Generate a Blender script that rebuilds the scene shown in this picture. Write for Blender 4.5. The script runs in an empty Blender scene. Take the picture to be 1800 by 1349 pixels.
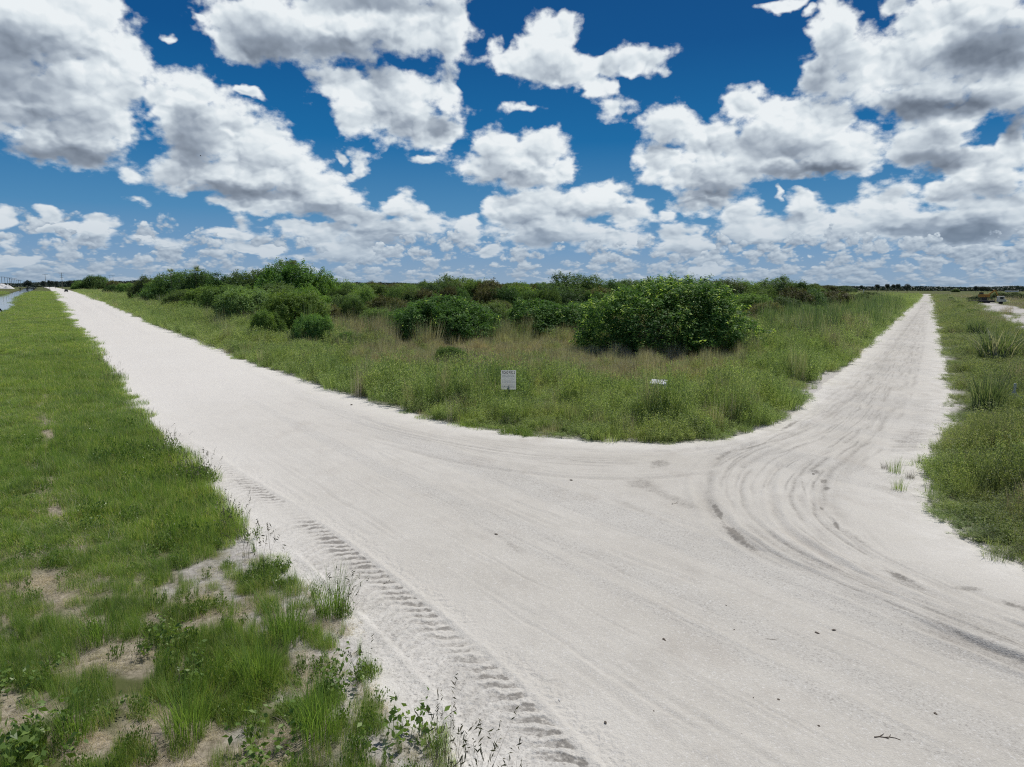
import bpy, math, random
import numpy as np
from mathutils import Vector, Matrix
random.seed(7)
RNG = np.random.default_rng(11)
SC = bpy.context.scene
COL = SC.collection
R = math.radians

# ------------------------------------------------------------------ camera
F, CX, CY = 1250.0, 900.0, 674.5          # focal length and centre of the photo in its own pixels
HCAM = 5.2
PITCH = math.atan((CY - 503.5) / F)
ROLL = math.atan(0.0045)
cam = bpy.data.cameras.new('camera')
cam_o = bpy.data.objects.new('camera', cam)
COL.objects.link(cam_o)
cam.sensor_width = 36.0
cam.lens = 36.0 * F / 1800.0
cam.clip_start = 0.1
cam.clip_end = 60000
CM = Matrix.Rotation(R(90) - PITCH, 4, 'X') @ Matrix.Rotation(ROLL, 4, 'Z')
cam_o.matrix_world = Matrix.Translation((0, 0, HCAM)) @ CM
SC.camera = cam_o
CMN = np.array(CM.to_3x3())

def ray(px, py):
    """direction in the world of a photo pixel (used to survey the place from the photograph)"""
    v = np.stack([(np.asarray(px, float) - CX) / F, -(np.asarray(py, float) - CY) / F, -np.ones_like(np.asarray(px, float))], -1)
    v = v @ CMN.T
    return v / np.linalg.norm(v, axis=-1, keepdims=True)
def gp(px, py, z=0.0, maxd=6000.0):
    """ground point seen at a photo pixel"""
    d = ray(px, py)
    dz = np.minimum(d[..., 2], -1e-5)
    t = (z - HCAM) / dz
    t = np.minimum(t, maxd)
    return d[..., 0] * t, d[..., 1] * t
def proj(x, y, z=0.0):
    v = np.stack([x, y, np.zeros_like(x) + z - HCAM], -1) @ CMN
    w = np.maximum(-v[..., 2], 1e-3)
    return CX + F * v[..., 0] / w, CY - F * v[..., 1] / w

# ------------------------------------------------------------------ light
SUN_EL, SUN_AZ = R(62), R(37)            # azimuth clockwise from +Y (the view), the sun stands ahead and to the right
W = bpy.data.worlds.new('World'); SC.world = W
W.use_nodes = True
sun = bpy.data.lights.new('sun', 'SUN'); sun_o = bpy.data.objects.new('sun', sun); COL.objects.link(sun_o)
sun.energy = 3.6; sun.angle = R(0.53); sun.color = (1.0, 0.955, 0.89)
sd = Vector((math.sin(SUN_AZ) * math.cos(SUN_EL), math.cos(SUN_AZ) * math.cos(SUN_EL), math.sin(SUN_EL)))
sun_o.rotation_euler = sd.to_track_quat('Z', 'Y').to_euler()
SC.view_settings.view_transform = 'Standard'
SC.view_settings.look = 'None'
SC.view_settings.exposure = 0.0
SC.view_settings.gamma = 1.0
SC.cycles.max_bounces = 5; SC.cycles.diffuse_bounces = 3; SC.cycles.glossy_bounces = 2
SC.cycles.transmission_bounces = 3; SC.cycles.transparent_max_bounces = 8
SC.cycles.caustics_reflective = False; SC.cycles.caustics_refractive = False
SC.cycles.use_denoising = False
SC.cycles.filter_width = 1.15
SC.cycles.sample_clamp_indirect = 4.0

class NT:
    """small helper to write node trees"""
    def __init__(s, tree): s.t = tree; s.n = tree.nodes; s.l = tree.links
    def new(s, typ, **kw):
        n = s.n.new(typ)
        for k, v in kw.items(): setattr(n, k, v)
        return n
    def put(s, inp, v):
        if isinstance(v, bpy.types.NodeSocket): s.l.new(v, inp)
        elif v is not None:
            if isinstance(v, (tuple, list)) and inp.type == 'RGBA' and len(v) == 3: v = (*v, 1)
            inp.default_value = v
    def m(s, op, a, b=None, c=None, clamp=False):
        n = s.new('ShaderNodeMath', operation=op); n.use_clamp = clamp
        s.put(n.inputs[0], a)
        if b is not None: s.put(n.inputs[1], b)
        if c is not None: s.put(n.inputs[2], c)
        return n.outputs[0]
    def v(s, op, a, b=None, c=None):
        n = s.new('ShaderNodeVectorMath', operation=op)
        s.put(n.inputs[0], a)
        if b is not None:
            if op == 'SCALE': s.put(n.inputs['Scale'], b)
            else: s.put(n.inputs[1], b)
        if c is not None: s.put(n.inputs[2], c)
        return n.outputs['Value' if op in ('LENGTH', 'DOT_PRODUCT', 'DISTANCE') else 'Vector']
    def rng(s, v, a, b, c=0.0, d=1.0, typ='LINEAR'):
        n = s.new('ShaderNodeMapRange', interpolation_type=typ)
        for i, q in enumerate((v, a, b, c, d)): s.put(n.inputs[i], q)
        return n.outputs[0]
    def noise(s, vec, scale, detail=4, rough=0.5, dist=0.0, lac=2.0, dim='3D'):
        n = s.new('ShaderNodeTexNoise', noise_dimensions=dim)
        s.put(n.inputs['Vector'], vec); s.put(n.inputs['Scale'], scale); s.put(n.inputs['Detail'], detail)
        s.put(n.inputs['Roughness'], rough); s.put(n.inputs['Distortion'], dist); s.put(n.inputs['Lacunarity'], lac)
        return n.outputs['Fac']
    def voro(s, vec, scale, detail=0, rough=0.5, rand=1.0, feat='F1', out='Distance'):
        n = s.new('ShaderNodeTexVoronoi', feature=feat)
        s.put(n.inputs['Vector'], vec); s.put(n.inputs['Scale'], scale); s.put(n.inputs['Randomness'], rand)
        if detail and hasattr(n, 'normalize'): n.normalize = True
        if 'Detail' in n.inputs: s.put(n.inputs['Detail'], detail); s.put(n.inputs['Roughness'], rough)
        return n.outputs[out]
    def mix(s, f, a, b, blend='MIX'):
        n = s.new('ShaderNodeMix', data_type='RGBA', blend_type=blend)
        s.put(n.inputs[0], f); s.put(n.inputs[6], a); s.put(n.inputs[7], b)
        return n.outputs[2]
    def xyz(s, v):
        n = s.new('ShaderNodeSeparateXYZ'); s.put(n.inputs[0], v); return n.outputs
    def comb(s, x, y, z):
        n = s.new('ShaderNodeCombineXYZ')
        for i, q in enumerate((x, y, z)): s.put(n.inputs[i], q)
        return n.outputs[0]
# ------------------------------------------------------------------ sky: Nishita air plus fair-weather cumulus
# each cloud lump: azimuth/elevation surveyed from the photo (x, y, half width, half height)
LUMPS = [
 # great cloud upper left
 (30,40,150,110),(120,60,105,125),(150,165,112,110),(50,190,140,85),(205,95,62,70),(110,238,150,45),(215,230,48,50),(175,20,45,60),
 # falling chain towards the middle
 (340,152,60,42),(295,175,50,50),(330,215,70,60),(400,235,75,55),(445,262,75,55),(330,300,65,50),(420,310,110,45),(500,300,70,48),(545,340,80,40),(595,358,48,30),(480,355,110,20),
 (640,385,70,26),(708,372,42,38),(740,395,58,34),(665,405,120,26),(822,402,28,28),(560,412,66,24),(625,436,62,25),(520,398,32,14),
 # top middle
 (405,45,45,60),(480,50,105,68),(600,40,125,80),(710,45,110,72),(785,50,42,72),(425,95,50,28),
 (600,150,62,30),(690,165,118,52),(650,200,62,42),(720,220,82,44),(790,160,28,48),(775,238,50,30),
 # small L shaped one in the centre
 (978,50,38,36),(950,85,48,44),(900,108,46,24),(985,125,88,34),(1060,118,60,24),(1125,110,52,30),(1168,122,20,16),(1058,155,30,28),(1082,190,26,24),(875,85,12,22),
 (922,189,36,10),(599,284,9,16),(628,298,15,26),(612,315,22,8),(430,160,32,13),(745,280,30,9),(352,30,9,7),(300,62,12,8),
 (878,262,46,38),(945,272,58,40),(905,300,108,34),(990,300,28,24),
 (885,372,42,36),(975,368,90,40),(1072,350,48,45),(1100,385,50,40),(950,400,100,36),(1060,412,84,26),
 (1185,225,52,44),(1160,280,56,44),(1240,255,80,60),(1240,310,100,38),(1240,350,75,28),(1290,295,54,32),
 (1305,185,46,40),(1380,200,72,48),(1440,215,85,52),(1370,255,110,50),(1470,262,88,48),(1500,285,60,22),(1420,290,120,18),
 (1650,235,84,48),(1610,262,58,42),(1690,280,80,34),
 # great cloud upper right
 (1465,60,36,100),(1440,130,44,40),(1560,110,120,80),(1680,50,150,110),(1770,120,120,95),(1620,170,140,42),(1580,10,42,30),(1690,190,120,40),(1382,4,48,12),(1420,20,10,9),
 (1785,250,46,62),(1740,320,80,46),(1660,340,48,36),(1740,380,130,50),(1560,362,70,40),(1490,392,36,36),(1600,400,130,32),(1700,410,140,30),
 (1295,382,44,36),(1410,362,34,32),(1420,395,52,32),(1340,405,78,24),(1195,420,42,24),(1215,438,62,16),(1172,378,18,10),(1365,330,8,12),
 (0,385,34,22),(88,385,30,16),(95,402,50,12),(170,392,36,16),(172,412,44,18),(240,305,24,13),(425,390,24,26),(400,408,62,16),(255,418,26,12),(18,432,26,15),(860,440,28,13),
 (380,356,26,10),(245,354,20,8),(290,425,46,10),(1245,470,44,14),(30,460,60,12),(450,435,60,12),(570,452,70,10),
]
# greyer undersides and the shaded sides of the big ones (x, y, half width, half height, depth)
SHADES = [
 (20,110,110,100,.62),(45,165,75,30,.5),(120,268,190,26,.9),(60,212,90,26,.4),(250,190,50,40,.15),
 (335,245,60,66,.62),(300,310,90,40,.45),(420,338,150,20,.75),(560,372,110,16,.6),(640,402,120,20,.55),(700,424,120,10,.5),(610,458,90,10,.35),
 (470,75,110,48,.80),(600,85,130,40,.75),(660,5,170,24,.85),(650,118,76,34,.75),(420,40,60,40,.3),(770,70,60,50,.22),
 (770,215,36,46,.5),(710,248,90,18,.4),(650,150,60,30,.15),(1010,140,100,20,.25),(1080,200,26,14,.3),(430,168,40,10,.35),
 (905,320,110,16,.55),(850,285,50,30,.25),(960,424,120,14,.45),(1035,372,60,14,.35),(920,395,70,12,.3),
 (1165,255,50,40,.3),(1245,336,90,18,.55),(1220,362,90,12,.5),(1330,250,50,36,.35),(1425,296,140,18,.8),(1400,262,90,18,.35),
 (1740,90,130,52,1.0),(1640,188,160,32,.95),(1470,110,50,80,.5),(1620,20,60,50,.2),(1785,225,44,50,.75),(1655,278,110,26,.7),(1640,240,50,30,.35),
 (1700,408,170,26,.8),(1750,340,70,24,.4),(1600,408,110,14,.6),(1350,424,120,10,.5),(1390,380,26,20,.4),(1220,448,70,8,.4),
 (170,424,60,8,.4),(95,410,60,7,.35),(400,422,80,8,.4),
]
def azel(px, py):
    d = ray(px, py)
    return math.degrees(math.atan2(d[0], d[1])), math.degrees(math.asin(d[2]))

def build_sky():
    t = NT(W.node_tree); t.n.clear()
    out = t.new('ShaderNodeOutputWorld')
    sky = t.new('ShaderNodeTexSky', sky_type='NISHITA'); sky.sun_disc = False
    sky.sun_elevation = SUN_EL; sky.sun_rotation = SUN_AZ; sky.air_density = 1.0; sky.dust_density = 0.4; sky.ozone_density = 2.5
    gen = t.new('ShaderNodeTexCoord').outputs['Generated']
    d = t.v('NORMALIZE', gen)
    x, y, z = t.xyz(d)
    az = t.m('MULTIPLY', t.m('ARCTAN2', x, y), 57.29578)
    el = t.m('MULTIPLY', t.m('ARCSINE', z), 57.29578)
    # clear air: deep clean blue overhead, paler and greyer towards the horizon
    blue = t.new('ShaderNodeValToRGB'); cr = blue.color_ramp
    t.put(blue.inputs[0], t.rng(el, -1.0, 29.0))
    stops = [(0.0, (.27, .38, .50)), (0.05, (.25, .37, .52)), (0.12, (.17, .32, .52)), (0.22, (.070, .245, .47)), (0.40, (.004, .138, .365)), (0.62, (.0, .079, .262)), (1.0, (.0, .046, .180))]
    while len(cr.elements) < len(stops): cr.elements.new(0.5)
    for e, (p, c) in zip(cr.elements, stops): e.position = p; e.color = (*c, 1)
    skyc = t.mix(0.95, t.v('SCALE', sky.outputs[0], 0.07), blue.outputs[0])
    P = t.comb(az, el, 0.0)
    # warp the coordinates so that lumps get crinkled outlines
    # finer crinkles for the smaller, farther clouds near the horizon
    k = t.rng(el, 0.0, 14.0, 2.0, 1.0)
    ev = t.m('ADD', el, t.m('MULTIPLY', t.m('LOGARITHM', t.m('ADD', t.m('MAXIMUM', el, 0.0), 1.2), math.e), 5.0))
    Q = t.comb(t.m('MULTIPLY', az, 1.0), ev, 0.0)
    wn = t.new('ShaderNodeTexNoise'); t.put(wn.inputs['Vector'], Q); t.put(wn.inputs['Scale'], 0.42); t.put(wn.inputs['Detail'], 3.0); t.put(wn.inputs['Roughness'], 0.55)
    wv = t.v('SUBTRACT', wn.outputs['Color'], (0.5, 0.5, 0.5))
    Pw = t.v('MULTIPLY_ADD', wv, (2.6, 1.8, 0.0), P)
    def field(items, vec, comb, seed):
        acc = None
        for it in items:
            a, e = azel(it[0], it[1]); a1, _ = azel(it[0] + it[2], it[1]); _, e1 = azel(it[0], it[1] - it[3])
            sx, sy = 1 / max(abs(a1 - a), .1), 1 / max(abs(e1 - e), .1)
            q = t.v('LENGTH', t.v('MULTIPLY_ADD', vec, (sx, sy, 0), (-a * sx, -e * sy, 0)))
            acc = comb(acc, q, it)
        return acc
    def union(acc, q, it):
        if it[2] < 27 or it[3] < 11: q = t.m('MULTIPLY_ADD', q, 0.50, 0.56)
        return q if acc is None else t.m('SMOOTH_MIN', acc, q, 0.16)
    def dark(acc, q, it):
        g = t.rng(q, 1.25, 0.15, 0.0, it[4], 'SMOOTHSTEP')
        return g if acc is None else t.m('MAXIMUM', acc, g)
    D = field(LUMPS, Pw, union, 0)
    shift = t.rng(el, 0.0, 18.0, 0.8, 3.2)
    D2 = field(LUMPS, t.v('ADD', Pw, t.comb(t.m('MULTIPLY', shift, 0.35), shift, 0)), union, 0)
    Wv2 = t.v('MULTIPLY_ADD', wv, (2.6, 2.2, 0.0), P)
    S = field(SHADES, Wv2, dark, 0)
    # cauliflower detail, looked up here and a little way towards the sun
    def cells(q, sc, det, ro): 
        v1 = t.voro(t.v('MULTIPLY_ADD', wv, (1.3, 1.3, 0), q), sc, det, ro); return t.m('MULTIPLY', v1, v1)
    def puff(off):
        q = Q if off is None else t.v('ADD', Q, off)
        return t.m('ADD', t.m('MULTIPLY', cells(q, 0.24, 3, 0.50), -7.5), t.m('MULTIPLY', t.noise(q, 0.40, 5, 0.5), 0.75))
    n0 = puff(None); n1 = puff((0.20, 0.42, 0)); n2 = puff((0.60, 1.30, 0))
    n0c = t.m('ADD', n0, 0.26)
    rag = t.m('SUBTRACT', t.noise(Q, 0.8, 6, .54), 0.5)
    T = t.m('ADD', t.m('SUBTRACT', 1.12, D), t.m('ADD', t.m('MULTIPLY', n0c, 0.45), t.m('MULTIPLY', rag, 0.75)))
    # unlisted little clouds of the far band, smaller and flatter the lower they stand
    QL = t.v('MULTIPLY', Q, (1.7, 1.15, 1))
    def lowf(off):
        q = QL if off is None else t.v('ADD', QL, off)
        return t.m('SUBTRACT', 0.62, t.m('MULTIPLY', cells(q, 0.40, 3, 0.55), 9.0))
    l0 = lowf(None); l1 = lowf((0.15, 0.55, 0))
    patch = t.noise(QL, 0.16, 4, .55)
    lowm = t.rng(el, 7.5, 3.4, 0.0, 1.0, 'SMOOTHSTEP')
    T2 = t.m('ADD', t.m('MULTIPLY', l0, 0.9), t.m('ADD', t.m('MULTIPLY', t.m('SUBTRACT', patch, .5), 2.2), t.m('MULTIPLY', rag, 0.9)))
    T2 = t.m('SUBTRACT', T2, t.m('SUBTRACT', t.rng(lowm, 0, 1, 1.6, -0.34), t.rng(az, 5, 30, 0.0, 0.22)))
    isl = t.rng(t.m('SUBTRACT', T2, T), -0.05, 0.10)
    T = t.m('MAXIMUM', T, T2)
    wisp = t.noise(Q, 1.5, 4, .55)
    alpha = t.rng(t.m('ADD', T, t.m('MULTIPLY', t.m('SUBTRACT', wisp, 0.5), 0.40)), -0.10, 0.40, 0.0, 1.0, 'SMOOTHSTEP')
    lit1 = t.m('SUBTRACT', n0, n1); lit2 = t.m('SUBTRACT', n0, n2)
    L = t.m('ADD', t.m('MULTIPLY', lit1, 0.42), t.m('MULTIPLY', lit2, 0.22))
    under = t.rng(t.m('ADD', t.m('SUBTRACT', 1.0, D2), t.m('MULTIPLY', n1, 0.25)), -0.30, 0.60, 0.0, 1.0, 'SMOOTHSTEP')
    base = t.m('SUBTRACT', t.m('SUBTRACT', 0.98, t.m('MULTIPLY', under, 0.20)), t.m('MULTIPLY', S, 0.62))
    edge = t.rng(T, 0.05, 0.75, 0.10, -0.06)
    b = t.m('ADD', t.m('ADD', base, t.m('MULTIPLY', L, t.m('SUBTRACT', 1.0, t.m('MULTIPLY', S, 0.55)))), edge, clamp=True)
    b2 = t.m('ADD', 0.66, t.m('ADD', t.m('MULTIPLY', t.m('SUBTRACT', l0, l1), 0.42), t.m('MULTIPLY', rag, 0.6)), clamp=True)
    b = t.m('ADD', t.m('MULTIPLY', b, t.m('SUBTRACT', 1.0, isl)), t.m('MULTIPLY', b2, isl), clamp=True)
    ramp = t.new('ShaderNodeValToRGB'); cr = ramp.color_ramp; t.put(ramp.inputs[0], b)
    stops = [(0.0, (.095, .115, .150)), (0.2, (.155, .190, .245)), (0.45, (.31, .365, .44)), (0.68, (.52, .585, .65)), (0.86, (.70, .765, .81)), (1.0, (.83, .875, .90))]
    while len(cr.elements) < len(stops): cr.elements.new(0.5)
    for e, (p, c) in zip(cr.elements, stops): e.position = p; e.color = (*c, 1)
    # air between: far clouds take on the colour of the low sky
    far = t.rng(el, 7.0, 0.0, 0.0, 0.66, 'LINEAR')
    cc = t.mix(far, ramp.outputs[0], (.235, .335, .46))
    full = t.mix(alpha, skyc, cc)
    bg1 = t.new('ShaderNodeBackground'); t.put(bg1.inputs[0], full); bg1.inputs[1].default_value = 1.0
    # the rest of the dome, behind and overhead: the same air with loose cumulus
    pl = t.v('DIVIDE', d, t.comb(t.m('ADD', t.m('MAXIMUM', z, 0.0), 0.12), t.m('ADD', t.m('MAXIMUM', z, 0.0), 0.12), t.m('ADD', t.m('MAXIMUM', z, 0.0), 0.12)))
    g = t.noise(pl, 1.1, 6, 0.6)
    ga = t.rng(g, 0.50, 0.60, 0.0, 1.0, 'SMOOTHSTEP'); gc = t.rng(g, 0.52, 0.75, 0.75, 0.28)
    full2 = t.mix(ga, skyc, t.comb(gc, t.m('MULTIPLY', gc, 1.05), t.m('MULTIPLY', gc, 1.1)))
    bg2 = t.new('ShaderNodeBackground'); t.put(bg2.inputs[0], full2); bg2.inputs[1].default_value = 1.0
    mx = t.new('ShaderNodeMixShader')
    inside = t.m('MULTIPLY', t.rng(t.m('ABSOLUTE', az), 52, 46), t.m('MULTIPLY', t.rng(el, 32, 26), t.rng(el, -3, -1)))
    t.put(mx.inputs[0], inside); t.l.new(bg2.outputs[0], mx.inputs[1]); t.l.new(bg1.outputs[0], mx.inputs[2])
    t.l.new(mx.outputs[0], out.inputs[0])
build_sky()
W.cycles.sampling_method = 'NONE'
# ------------------------------------------------------------------ numpy noise and geometry helpers
def _hash(ix, iy, s):
    h = (ix.astype(np.int64) * 374761393 + iy.astype(np.int64) * 668265263 + s * 144665) & 0x7fffffff
    h = ((h ^ (h >> 13)) * 1274126177) & 0x7fffffff
    h = (h ^ (h >> 16)) & 0xffff
    return h / 65535.0
def vnoise(x, y, s=0):
    ix, iy = np.floor(x), np.floor(y); fx, fy = x - ix, y - iy
    fx = fx * fx * (3 - 2 * fx); fy = fy * fy * (3 - 2 * fy)
    a, b, c, d = _hash(ix, iy, s), _hash(ix + 1, iy, s), _hash(ix, iy + 1, s), _hash(ix + 1, iy + 1, s)
    return (a * (1 - fx) + b * fx) * (1 - fy) + (c * (1 - fx) + d * fx) * fy
def fbm(x, y, scale=1.0, octv=4, s=0, rough=0.5):
    x = np.asarray(x, float) / scale; y = np.asarray(y, float) / scale
    o = np.zeros_like(x); amp = 1.0; tot = 0.0
    for k in range(octv):
        o += amp * vnoise(x + 31.7 * k, y - 17.3 * k, s + k); tot += amp; amp *= rough; x = x * 2.03; y = y * 2.03
    return o / tot
def sstep(x, a, b):
    t = np.clip((x - a) / (b - a), 0, 1); return t * t * (3 - 2 * t)
def pline_dist(x, y, pts, want_s=False):
    """distance to a polyline, arclength of the nearest point and the side"""
    best = np.full(x.shape, 1e9); sa = np.zeros(x.shape); side = np.zeros(x.shape); s0 = 0.0
    for (x0, y0), (x1, y1) in zip(pts[:-1], pts[1:]):
        dx, dy = x1 - x0, y1 - y0; L2 = dx * dx + dy * dy + 1e-12; L = math.sqrt(L2)
        t = np.clip(((x - x0) * dx + (y - y0) * dy) / L2, 0, 1)
        ex, ey = x - x0 - t * dx, y - y0 - t * dy
        d = np.sqrt(ex * ex + ey * ey); m = d < best
        best = np.where(m, d, best); sa = np.where(m, s0 + t * L, sa); side = np.where(m, np.sign(ex * dy - ey * dx), side)
        s0 += L
    return (best, sa, side) if want_s else best
def inside(x, y, pts):
    r = np.zeros(x.shape, bool); n = len(pts)
    for i in range(n):
        x0, y0 = pts[i]; x1, y1 = pts[(i + 1) % n]
        if y0 == y1: continue
        c = ((y0 > y) != (y1 > y)) & (x < (x1 - x0) * (y - y0) / (y1 - y0) + x0)
        r ^= c
    return r
def W2(pts, z=0.0):
    p = np.array(pts, float); x, y = gp(p[:, 0], p[:, 1], z); return list(zip(x.tolist(), y.tolist()))
def smooth(pts, n=3):
    """Catmull-Rom through the points"""
    P = [pts[0]] + list(pts) + [pts[-1]]; o = []
    for i in range(1, len(P) - 2):
        p0, p1, p2, p3 = map(np.array, P[i - 1:i + 3])
        for k in range(n):
            t = k / n; o.append(tuple(.5 * (2 * p1 + (p2 - p0) * t + (2 * p0 - 5 * p1 + 4 * p2 - p3) * t * t + (3 * p1 - p0 - 3 * p2 + p3) * t ** 3)))
    o.append(tuple(P[-2])); return o

# ------------------------------------------------------------------ survey of the two roads (photo pixels -> ground)
L_LEFT = [(74,504),(88,508.5),(96,516),(105,530),(125,560),(160,605),(185,640),(210,676),(236,712),(272,755),(310,797),(348,832),(380,870),(402,905),(420,938),(452,968),(480,1000),(545,1030),(605,1082),(645,1150),(655,1210),(700,1262),(752,1312),(800,1370),(1000,1600),(1330,1990)]
L_RIGHT = [(90,504.2),(112,508.5),(140,515),(180,530),(230,553),(300,583),(350,602),(400,622),(450,643),(520,665),(580,688),(640,705),(700,722),(760,737),(850,754),(950,767),(1050,776),(1150,780),(1250,776),(1310,762),(1375,742),(1400,730),(1420,712),(1440,690),(1462,668),(1500,636),(1530,603),(1573,562),(1597,543),(1622,517)]
R_RIGHT = [(1636,517),(1640,526),(1647,562),(1656,608),(1664,654),(1666,700),(1668,746),(1644,790),(1626,830),(1616,860),(1640,903),(1680,938),(1740,972),(1800,994),(1900,1030),(2100,1090),(2600,1200),(3400,1500)]
wl, wr, wrr = W2(L_LEFT), W2(L_RIGHT), W2(R_RIGHT)
mid_poly0 = wr + [(2500.0, 3500.0), (-2500.0, 3500.0)]
road_poly = wl[::-1] + wr + wrr          # closes behind the camera
EDGE_ALL = [wl, wr, wrr]
def road_sd(x, y):
    """>0 inside the roads, metres from the edge (edges ragged by noise)"""
    d = np.minimum(np.minimum(pline_dist(x, y, wl), pline_dist(x, y, wr)), pline_dist(x, y, wrr))
    d = np.where(inside(x, y, road_poly), d, -d)
    r = np.hypot(x, y)
    k = np.clip(r / 30, 0.5, 1.0) * (1 - .45 * sstep(r, 22, 36))
    return d + (fbm(x, y, 1.3, 4, 3) - 0.5) * 0.9 * k + (fbm(x, y, 6.0, 2, 9) - 0.5) * 0.8 * k

# canal on the far left: its banks, read at the water level
WZ = -1.1
c_r = W2([(-500,650),(-200,600),(0,555),(16,546),(26,532),(34,524),(46,516),(58,509.5),(64,505.5)], WZ)
c_l = W2([(-500,575),(-200,548),(0,520.5),(22,515.5),(36,511.5),(44,507.8),(52,505)], WZ)
canal_poly = c_r + c_l[::-1]
def canal_sd(x, y):
    d = np.minimum(pline_dist(x, y, c_r), pline_dist(x, y, c_l))
    return np.where(inside(x, y, canal_poly), d, -d) + (fbm(x, y, 9, 3, 5) - .5) * 3.0

# white sand heaps to the right, pale patches: (x, y, half width, half height) in the photo
def blob(pxx, pyy, lst):
    o = np.zeros(pxx.shape)
    for a in lst:
        q = np.sqrt(((pxx - a[0]) / a[2]) ** 2 + ((pyy - a[1]) / a[3]) ** 2)
        o = np.maximum(o, 1 - sstep(q, 0.55, 1.35) if len(a) < 5 else (1 - sstep(q, 0.55, 1.35)) * a[4])
    return o
SAND = [(1735,537,24,4.5),(1762,543,36,5),(1795,549,30,5),(1730,531,10,1.2),(1768,530,9,1.2),(1795,566,32,7),(1800,582,28,8),(1765,559,18,4),(1745,548,30,5),(1850,560,70,14),
        (1455,668,34,20),(1440,688,30,14),(1428,655,22,7,.5),(1590,870,30,14)]
STRAW = [(83,765,19,48),(78,696,13,36),(73,645,9,22,.9),(88,885,18,26),(82,835,20,38),(128,872,10,30),(100,915,30,18),(140,955,22,14),(60,985,38,14,.6),(95,1035,60,40),(170,1010,20,16,.7),(150,1095,45,32),(205,1150,85,34),(110,1175,60,26,.8),(250,1180,45,20,.8),
         (30,1290,55,25,.9),(140,1312,70,34),(270,1285,70,34),(330,1310,80,40,.9),(225,1240,40,14,.6),(330,1175,30,20,.5),(400,1340,60,24),(20,1120,24,10,.5),(75,1085,30,16,.8),(640,1330,50,34,.7)]
GREYSAND = [(365,1012,60,30),(425,985,46,30),(300,1040,34,16,.8),(400,1050,40,18,.8),(455,1100,18,30,.7),(520,1130,14,24,.6),(540,1060,60,22,.8),(620,1180,26,50,.8),(430,1290,40,24,.6),(590,1010,80,16,.8),(690,1320,60,40),(490,1230,20,14,.5)]
def masks(x, y):
    pxx, pyy = proj(x, y)
    j = (fbm(x, y, .7, 4, 21) - .5)
    near = sstep(pyy, 560, 620)
    sh = 40 * near
    a, b = pxx + j * sh, pyy + (fbm(x, y, .7, 4, 44) - .5) * sh * .8
    a = np.where(y > 0.5, a, -9999)
    left = ~inside(x, y, mid_poly0) & (x < 12)
    fore = sstep(pyy, 930, 1120) * left * (pxx < 760) * (y > 0)
    soil = fore * sstep(fbm(x, y, .9, 4, 131), .43, .58) * .95
    return blob(a, b, SAND), np.maximum(blob(a, b, STRAW), soil), blob(a, b, GREYSAND)

def base_h(x, y):
    r = np.hypot(x, y)
    h = (fbm(x, y, 14, 3, 2) - .5) * 0.25 * sstep(r, 10, 60) + (fbm(x, y, 1.6, 4, 8) - .5) * 0.05
    return h
def ground_h(x, y, rd=None, cd=None):
    if rd is None: rd = road_sd(x, y)
    if cd is None: cd = canal_sd(x, y)
    far = sstep(np.hypot(x, y), 200, 700)
    h = base_h(x, y) * (1 - far)
    h = h * (1 - sstep(rd, -3.0, 0.0)) - 0.05 * sstep(rd, -0.15, 0.5) - 0.10 * sstep(rd, 0.3, 1.5)
    # strip shoulder falls to the canal
    h = h - 2.2 * sstep(cd, -4.0, 2.5)
    return h

# ------------------------------------------------------------------ wheel tracks on the white road
rt = random.Random(5)
T_IN = [(1626,530),(1608,556),(1580,592),(1545,640),(1490,700),(1420,750),(1320,783),(1255,815),(1232,860),(1248,910),(1300,960),(1400,1010),(1560,1080),(1800,1180),(2200,1330)]
T_OUT = [(1638,530),(1632,560),(1626,600),(1616,650),(1598,710),(1562,775),(1515,830),(1497,880),(1520,930),(1590,985),(1700,1035),(1800,1080),(1900,1120),(2100,1190),(2500,1330)]
S_IN = [(110,520),(140,550),(200,610),(290,700),(400,800),(540,910),(700,1020),(900,1160),(1150,1349),(1500,1600)]
S_OUT = [(130,516),(200,548),(330,610),(480,672),(650,738),(850,810),(1080,895),(1350,990),(1600,1080),(1900,1190),(2300,1330)]
C_IN = [(560,700),(700,745),(860,775),(1000,790),(1150,795),(1260,785),(1370,752),(1450,705),(1510,650),(1560,600),(1600,556)]
C_OUT = [(420,690),(600,760),(800,815),(950,838),(1100,845),(1240,835),(1370,795),(1470,735),(1530,680),(1580,620),(1614,560)]
def resamp(p, n=40):
    p = np.array(smooth(W2(p), 4)); s = np.r_[0, np.cumsum(np.hypot(*np.diff(p, axis=0).T))]
    # spend the samples evenly in log distance so that near bends stay round
    u = np.interp(np.linspace(0, 1, n), np.linspace(0, 1, len(s)), s)
    return np.stack([np.interp(u, s, p[:, 0]), np.interp(u, s, p[:, 1])], -1)
TRACKS = []   # polyline, half width, darkness, depth, seed
def family(a, b, ts, w, dk, dp, w2=None):
    A, B = resamp(a), resamp(b)
    for t in ts:
        P = A * (1 - t) + B * t
        TRACKS.append((P, w * rt.uniform(.6, 1.5), dk * rt.uniform(.3, 1.1), dp * rt.uniform(.4, 1.2), rt.randint(0, 999)))
family(T_IN, T_OUT, [-.02, .03, .07, .10, .22, .26, .30, .44, .47, .60, .63, .67, .78, .82, .90, .96], 0.13, 0.55, 0.022)
family(T_IN, T_OUT, [0.0, 0.045], 0.12, .8, 0.025)
family(S_IN, S_OUT, [-.05, .0, .09, .2, .24, .38, .43, .52, .6, .66, .7, .78, .83, .88, .93, .97, 1.03], 0.10, 0.20, 0.006)
family(C_IN, C_OUT, [0, .06, .12, .3, .36, .55, .62, .8, .86, 1.0], 0.12, 0.34, 0.014)
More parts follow.
